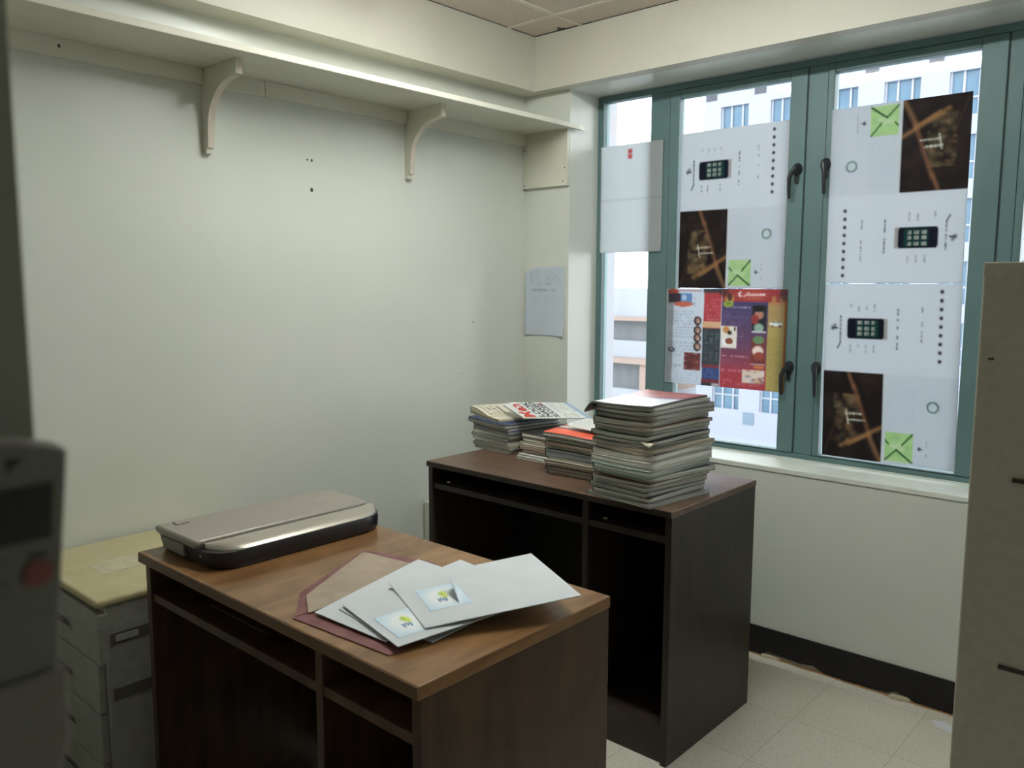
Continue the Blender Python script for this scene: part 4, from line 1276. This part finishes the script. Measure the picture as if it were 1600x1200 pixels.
# brochure
def brochure():
    rg = random.Random(4)
    r = Ras(170, 126, (204, 212, 222))
    Z = r
    Z.text(.02, .22, .26, .52, 9, (140, 158, 180), .5, rg, fill=.9); Z.text(.02, .55, .26, .72, 5, (140, 158, 180), .5, rg, fill=.9)
    Z.text(.02, .80, .16, .84, 2, (110, 116, 130), .6, rg); Z.text(.02, .86, .30, .98, 4, (160, 176, 196), .5, rg)
    Z.rect(.02, .015, .31, .022, (190, 90, 84)); Z.ell(.06, .03, .05, .03, (206, 74, 52))
    Z.rect(.02, .05, .13, .14, (56, 48, 70)); Z.mottle(.02, .05, .13, .16, [(90, 50, 60), (44, 44, 76)], 10, .02, .04, .6, rg)
    Z.rect(.13, .05, .23, .14, (104, 152, 202)); Z.ell(.16, .09, .02, .03, (210, 220, 230), .8); Z.ell(.15, .16, .085, .028, (222, 112, 84))
    Z.text(.235, .08, .27, .18, 5, (130, 140, 160), .6, rg)
    for t in (.33, .43, .51, .60):
        Z.ell(.285, t, .033, .048, (70, 58, 66)); Z.ell(.287, t - .002, .026, .038, (186, 138, 118), 1, soft=.4); Z.ell(.292, t + .01, .014, .02, (216, 196, 190), .7, soft=.5)
    Z.rect(.02, .64, .31, .645, (190, 130, 140), .6); Z.ell(.055, .645, .032, .026, (84, 62, 116)); Z.ell(.055, .642, .016, .012, (200, 196, 220))
    Z.rect(.17, .67, .315, .85, (134, 60, 62)); Z.mottle(.17, .67, .315, .85, [(190, 110, 100), (214, 170, 176), (70, 44, 52), (190, 80, 70)], 22, .012, .035, .7, rg)
    # red column
    Z.rect(.33, 0, .485, .04, (74, 74, 80)); Z.rect(.335, .04, .485, .34, (204, 62, 76)); Z.text(.35, .06, .475, .33, 8, (232, 150, 150), .6, rg)
    Z.rect(.33, .335, .485, .40, (222, 182, 140)); Z.rect(.33, .395, .485, .405, (200, 90, 80)); Z.rect(.33, .405, .485, .78, (62, 76, 88))
    for i in range(3):
        Z.text(.345 + .048 * i, .42, .375 + .048 * i, .77, 14, (126, 142, 140), .8, rg)
    Z.rect(.33, .78, .485, .81, (168, 60, 74)); Z.rect(.335, .81, .485, .93, (58, 84, 152)); Z.text(.35, .82, .47, .92, 4, (120, 150, 200), .6, rg)
    Z.rect(.33, .93, .485, 1, (150, 62, 80)); Z.rect(.33, .97, .42, 1, (70, 66, 74)); Z.rect(.42, .97, .475, 1, (190, 184, 190))
    # main panel: purple to red
    t = np.clip((Z.t - .10) / .75, 0, 1)[..., None]
    c0 = np.array((78, 72, 134.)); c1 = np.array((126, 76, 116.)); c2_ = np.array((198, 62, 80.))
    col = np.where(t < .6, c0 + (c1 - c0) * t / .6, c1 + (c2_ - c1) * (t - .6) / .4)
    m = ((Z.u > .49) & (Z.u < .86))[..., None]
    Z.a = np.where(m, col, Z.a)
    Z.rect(.49, 0, 1, .13, (188, 58, 62)); Z.ell(.73, .06, .16, .07, (206, 84, 72), 1, soft=.6)
    for u in (.53, .57, .90, .96):
        Z.ell(u, .10, .025, .045, (206, 150, 76), .9, soft=.5)
    Z.ell(.50, .02, .05, .08, (84, 46, 50), .7, soft=.5); Z.ell(.98, .05, .05, .08, (90, 50, 54), .8, soft=.5); Z.ell(.55, .08, .02, .04, (80, 50, 50), .8)
    Z.ell(.635, .055, .020, .028, (236, 214, 214), .9); Z.ell(.645, .05, .012, .014, (200, 80, 80))
    Z.line(.665, .075, .70, .035, .005, (240, 226, 226)); Z.line(.69, .06, .83, .055, .006, (236, 216, 216), .9)
    for k in range(6): Z.line(.70 + .022 * k, .065, .71 + .022 * k, .045, .004, (240, 226, 226))
    Z.text(.70, .085, .80, .10, 1, (230, 190, 190), .6, rg)
    Z.ell(.54, .15, .042, .034, (168, 190, 80)); Z.ell(.54, .145, .025, .018, (130, 160, 60), .8)
    Z.text(.50, .17, .72, .20, 1, (208, 206, 224), .8, rg); Z.text(.50, .22, .71, .38, 6, (136, 132, 180), .6, rg, fill=.9)
    Z.text(.62, .44, .72, .48, 2, (210, 206, 224), .7, rg); Z.text(.62, .50, .72, .62, 5, (150, 126, 170), .6, rg)
    Z.text(.50, .66, .72, .69, 1, (222, 200, 214), .8, rg); Z.text(.50, .70, .72, .78, 3, (170, 120, 150), .6, rg)
    Z.text(.50, .80, .70, .84, 1, (234, 190, 196), .6, rg)
    for k in range(3): Z.text(.51 + .11 * k, .91, .59 + .11 * k, .97, 3, (232, 150, 156), .7, rg)
    # pictures
    Z.rect(.735, .16, .845, .42, (48, 52, 62)); Z.ell(.79, .25, .042, .055, (200, 140, 116), 1, soft=.3); Z.ell(.785, .19, .045, .035, (34, 32, 38)); Z.ell(.76, .30, .03, .05, (190, 60, 62), .9)
    Z.ell(.79, .38, .045, .05, (160, 190, 170), 1, soft=.3); Z.rect(.735, .415, .845, .43, (214, 216, 222))
    Z.rect(.49, .37, .615, .595, (226, 220, 208)); Z.ell(.53, .41, .035, .04, (220, 150, 80), 1, soft=.4); Z.ell(.56, .44, .018, .022, (60, 62, 50)); Z.ell(.55, .53, .05, .045, (236, 236, 236)); Z.ell(.555, .525, .032, .034, (170, 92, 70)); Z.rect(.595, .38, .605, .42, (60, 50, 60))
    Z.rect(.735, .48, .85, .745, (150, 60, 60)); Z.ell(.79, .50, .045, .04, (120, 160, 110)); Z.ell(.79, .61, .052, .06, (232, 216, 206), 1, soft=.3); Z.ell(.80, .66, .04, .04, (186, 82, 62)); Z.rect(.735, .735, .85, .747, (226, 216, 220))
    Z.ell(.80, .77, .04, .02, (226, 140, 70), .9)
    Z.rect(.67, .80, .85, .94, (220, 206, 196)); Z.mottle(.67, .80, .85, .94, [(190, 110, 80), (120, 150, 170), (226, 190, 110), (150, 80, 76)], 20, .01, .03, .7, rg)
    # yellow column with a white van
    Z.rect(.86, .13, .985, 1, (196, 166, 100)); Z.rect(.86, .38, .985, 1, (192, 180, 92), .6); Z.rect(.86, .13, .985, .16, (210, 140, 96), .7)
    Z.text(.87, .20, .975, .29, 4, (170, 140, 84), .5, rg); Z.text(.87, .47, .975, .92, 18, (160, 150, 70), .45, rg)
    Z.ell(.92, .335, .05, .022, (232, 234, 232)); Z.rect(.89, .315, .955, .327, (84, 100, 96)); Z.ell(.895, .355, .008, .01, (40, 40, 40)); Z.ell(.95, .355, .008, .01, (40, 40, 40))
    g_ = Z.a.mean(axis=2, keepdims=True); Z.a = np.clip((Z.a * .78 + g_ * .22) * .80 + 52, 0, 255)  # backlight and bloom haze washed into the print colours
    Z.rect(.985, .13, 1, 1, (186, 130, 84)); Z.rect(.316, 0, .322, 1, (222, 226, 232), .6)
    return r
poster('brochure', 'colourful red, purple and yellow food brochure taped in the middle casement', brochure(), 0.619, 1.142, 1.354, 0.963, 0.1935, 0.0, 0.004, 'brochure', seed=3)
rb = Ras(60, 84, (222, 226, 228))
rb.rect(0, .50, 1, .507, (190, 194, 200), .6)
rb.rect(.455, .045, .515, .085, (196, 60, 66)); rb.rect(.455, .095, .52, .135, (196, 60, 66)); rb.rect(.48, .05, .49, .13, (226, 190, 190), .8); rb.rect(.455, .062, .515, .068, (226, 180, 180), .8); rb.rect(.455, .112, .52, .118, (226, 180, 180), .8)
poster('paper_sheet', 'blank white sheet with a small red stamp taped over the left pane', rb, 0.268, 0.584, 1.963, 1.508, 0.1955, 0.0, 0.002, 'paper', seed=5)
# translucent tape scraps on the panes
rn = Ras(50, 66, (198, 208, 220))
rg_ = random.Random(14)
rn.text(.12, .06, .42, .26, 6, (160, 176, 190), .7, rg_); rn.text(.5, .06, .9, .26, 6, (160, 176, 190), .7, rg_); rn.text(.14, .31, .8, .355, 1, (140, 158, 176), .9, rg_, False, 1.0); rn.text(.12, .4, .8, .52, 4, (184, 194, 206), .6, rg_)
M['print_wall'] = print_mat('printed_notice', 0.6, 0.0, 0.3)
def C_note(u, t):
    x = 0.008 + 0.222 * u; z = 1.447 - 0.303 * t
    if u < 0.3 and t < .1: z -= 0.022 * (0.3 - u) / 0.3 * (1 - t / .1)
    lift = 0.010 * max(0, (u - .75) / .25) * max(0, (t - .8) / .2) + 0.006 * max(0, (0.25 - u) / .25) * (0.4 + 0.6 * t)
    return (x - 0.004 * t * (u - .5), -0.0012 - lift, z)
nt_ = print_sheet('notice', rn, C_note, M['print_wall'], None, 0.0003)
tag(nt_, 'faded printed notice taped to the wall beside the window, below the shelf', 'notice')

# ------------------------------------------------------------------ REMOTE CONTROL IN ITS WALL HOLDER (left foreground)
rm = thing('remote_control', 'air conditioner remote control with blank screen in a wall holder at the left', 'remote control', (2.085, -2.727, 1.17))
yc, hw = -2.7275, 0.0265
def rring(x, z, w_, y=yc):
    return None
# body: profile in (y,z) plane extruded along x, leaning out at the top
zb_, zt_ = 1.155, 1.3045
outl = []
nseg = 10
def half(z):   # half width narrows to the bottom
    return hw - 0.0075 * (zt_ - z) / (zt_ - zb_)
outl += [(yc - half(zb_), zb_), (yc + half(zb_), zb_)]
for i in range(7):
    z = zb_ + (zt_ - 0.008 - zb_) * (i + 1) / 7
    outl.append((yc + half(z), z))
for i in range(1, 7):
    q = math.pi / 2 * i / 6
    outl.append((yc + half(zt_) - 0.006 + 0.006 * math.cos(q), zt_ - 0.008 + 0.0055 * math.sin(q)))
for i in range(1, 12):
    s_ = i / 12
    outl.append((yc + (hw - 0.006) * (1 - 2 * s_), zt_ - 0.0025 + 0.0035 * math.sin(math.pi * s_)))
for i in range(6, 0, -1):
    q = math.pi / 2 * i / 6
    outl.append((yc - half(zt_) + 0.006 - 0.006 * math.cos(q), zt_ - 0.008 + 0.0055 * math.sin(q)))
for i in range(7, 0, -1):
    z = zb_ + (zt_ - 0.008 - zb_) * i / 7
    outl.append((yc - half(z), z))
def lean(z): return 2.0715 + 0.0195 * (z - zb_) / (zt_ - zb_)
def rr_(dx, inset):
    return [(lean(p[1]) + dx, yc + (p[0] - yc) * (1 - inset), zb_ + 0.07 + (p[1] - zb_ - 0.07) * (1 - inset * 0.35)) for p in outl]
MB().loft([rr_(0.0, 0.04), rr_(0.003, 0.0), rr_(0.013, 0.0), rr_(0.0155, 0.02), rr_(0.0165, 0.06)]).build('remote_body', M['remote'], rm)
def rface(pts, dx0, dx1, name, mt_):
    a = [(lean(z) + dx0, y, z) for y, z in pts]; b_ = [(lean(z) + dx1, y, z) for y, z in pts]
    return MB().loft([a, b_], sm=False).build(name, mt_, rm)
rface([(-2.7470, 1.2615), (-2.7075, 1.2615), (-2.7068, 1.2875), (-2.7480, 1.2875)], 0.0160, 0.0171, 'screen_bezel', M['remote_btn'])
rface([(-2.7455, 1.2630), (-2.7085, 1.2630), (-2.7080, 1.2862), (-2.7465, 1.2862)], 0.0165, 0.0176, 'screen', M['remote_screen'])
rface([(-2.7245, 1.2925), (-2.7245, 1.2985), (-2.7175, 1.2980)], 0.0162, 0.0169, 'arrow_mark', M['remote_mark'])
def circ(y, z, r_): return [(y + r_ * math.cos(2 * math.pi * k_ / 20), z + r_ * math.sin(2 * math.pi * k_ / 20)) for k_ in range(20)]
rface(circ(-2.7138, 1.2488, 0.0058), 0.0160, 0.0182, 'power_button', M['remote_red'])
rface(circ(-2.7275, 1.2535, 0.0042), 0.0160, 0.0180, 'button', M['remote_btn'])
rface(circ(-2.7275, 1.2440, 0.0042), 0.0160, 0.0180, 'button', M['remote_btn'])
rface([(-2.7175, 1.2560), (-2.7100, 1.2560), (-2.7100, 1.2575), (-2.7175, 1.2575)], 0.0162, 0.0169, 'button_caption', M['remote_mark'])
hd = thing('remote_holder', 'pale plastic holder on the left jamb gripping the remote control', 'holder', (2.072, -2.7275, 1.13))
ho = []
for (y, z) in [(-2.7525, 1.2035), (-2.7040, 1.2035), (-2.7045, 1.175), (-2.7060, 1.165), (-2.7105, 1.158), (-2.718, 1.1545), (-2.737, 1.1545), (-2.7445, 1.158), (-2.7505, 1.165), (-2.752, 1.175)]:
    ho.append((y, z))
h_ = MB()
h_.loft([[(2.0708, y, z) for y, z in ho], [(2.0722, y, z) for y, z in ho]], 0, sm=False)
h_.loft([[(2.0952, y, z) for y, z in ho], [(2.0970, y, z) for y, z in ho], [(2.0985, yc + (y - yc) * 0.94, 1.178 + (z - 1.178) * 0.9) for y, z in ho]], 0, sm=False)
h_.box(2.0722, 2.0952, -2.7525, -2.7512, 1.166, 1.2035).box(2.0722, 2.0952, -2.7052, -2.7040, 1.166, 1.2035).box(2.0722, 2.0952, -2.745, -2.710, 1.1545, 1.1560)
h_.build('holder_shell', M['holder'], hd)

# ------------------------------------------------------------------ debris on the floor
def chip(label, pts, z, th, mt_, name, cat):
    c_ = Vector((sum(p[0] for p in pts) / len(pts), sum(p[1] for p in pts) / len(pts), 0))
    o = MB().loft([[(p[0], p[1], z) for p in pts], [(p[0] * .96 + c_.x * .04, p[1] * .96 + c_.y * .04, z + th) for p in pts]], sm=False).build(name, mt_)
    tag(o, label, cat)
chip('torn white paper patch on the floor beside the steel cabinet', [(1.800, -0.080), (1.835, -0.070), (1.90, -0.105), (1.93, -0.14), (1.90, -0.145), (1.86, -0.13), (1.82, -0.12), (1.80, -0.10)], 0.0002, 0.0012, M['paper_bit'], 'paper_scrap', 'paper')
chip('plaster chip under the torn skirting nearer the dark desk', [(1.195, -0.030), (1.235, -0.022), (1.26, -0.012), (1.22, -0.010), (1.19, -0.014)], 0.0017, 0.009, M['chip'], 'plaster_chip', 'debris')
chip('plaster chip under the torn skirting nearer the steel cabinet', [(1.645, -0.030), (1.68, -0.028), (1.71, -0.014), (1.68, -0.010), (1.65, -0.014)], 0.0017, 0.010, M['chip'], 'plaster_chip', 'debris')

bpy.context.view_layer.update()
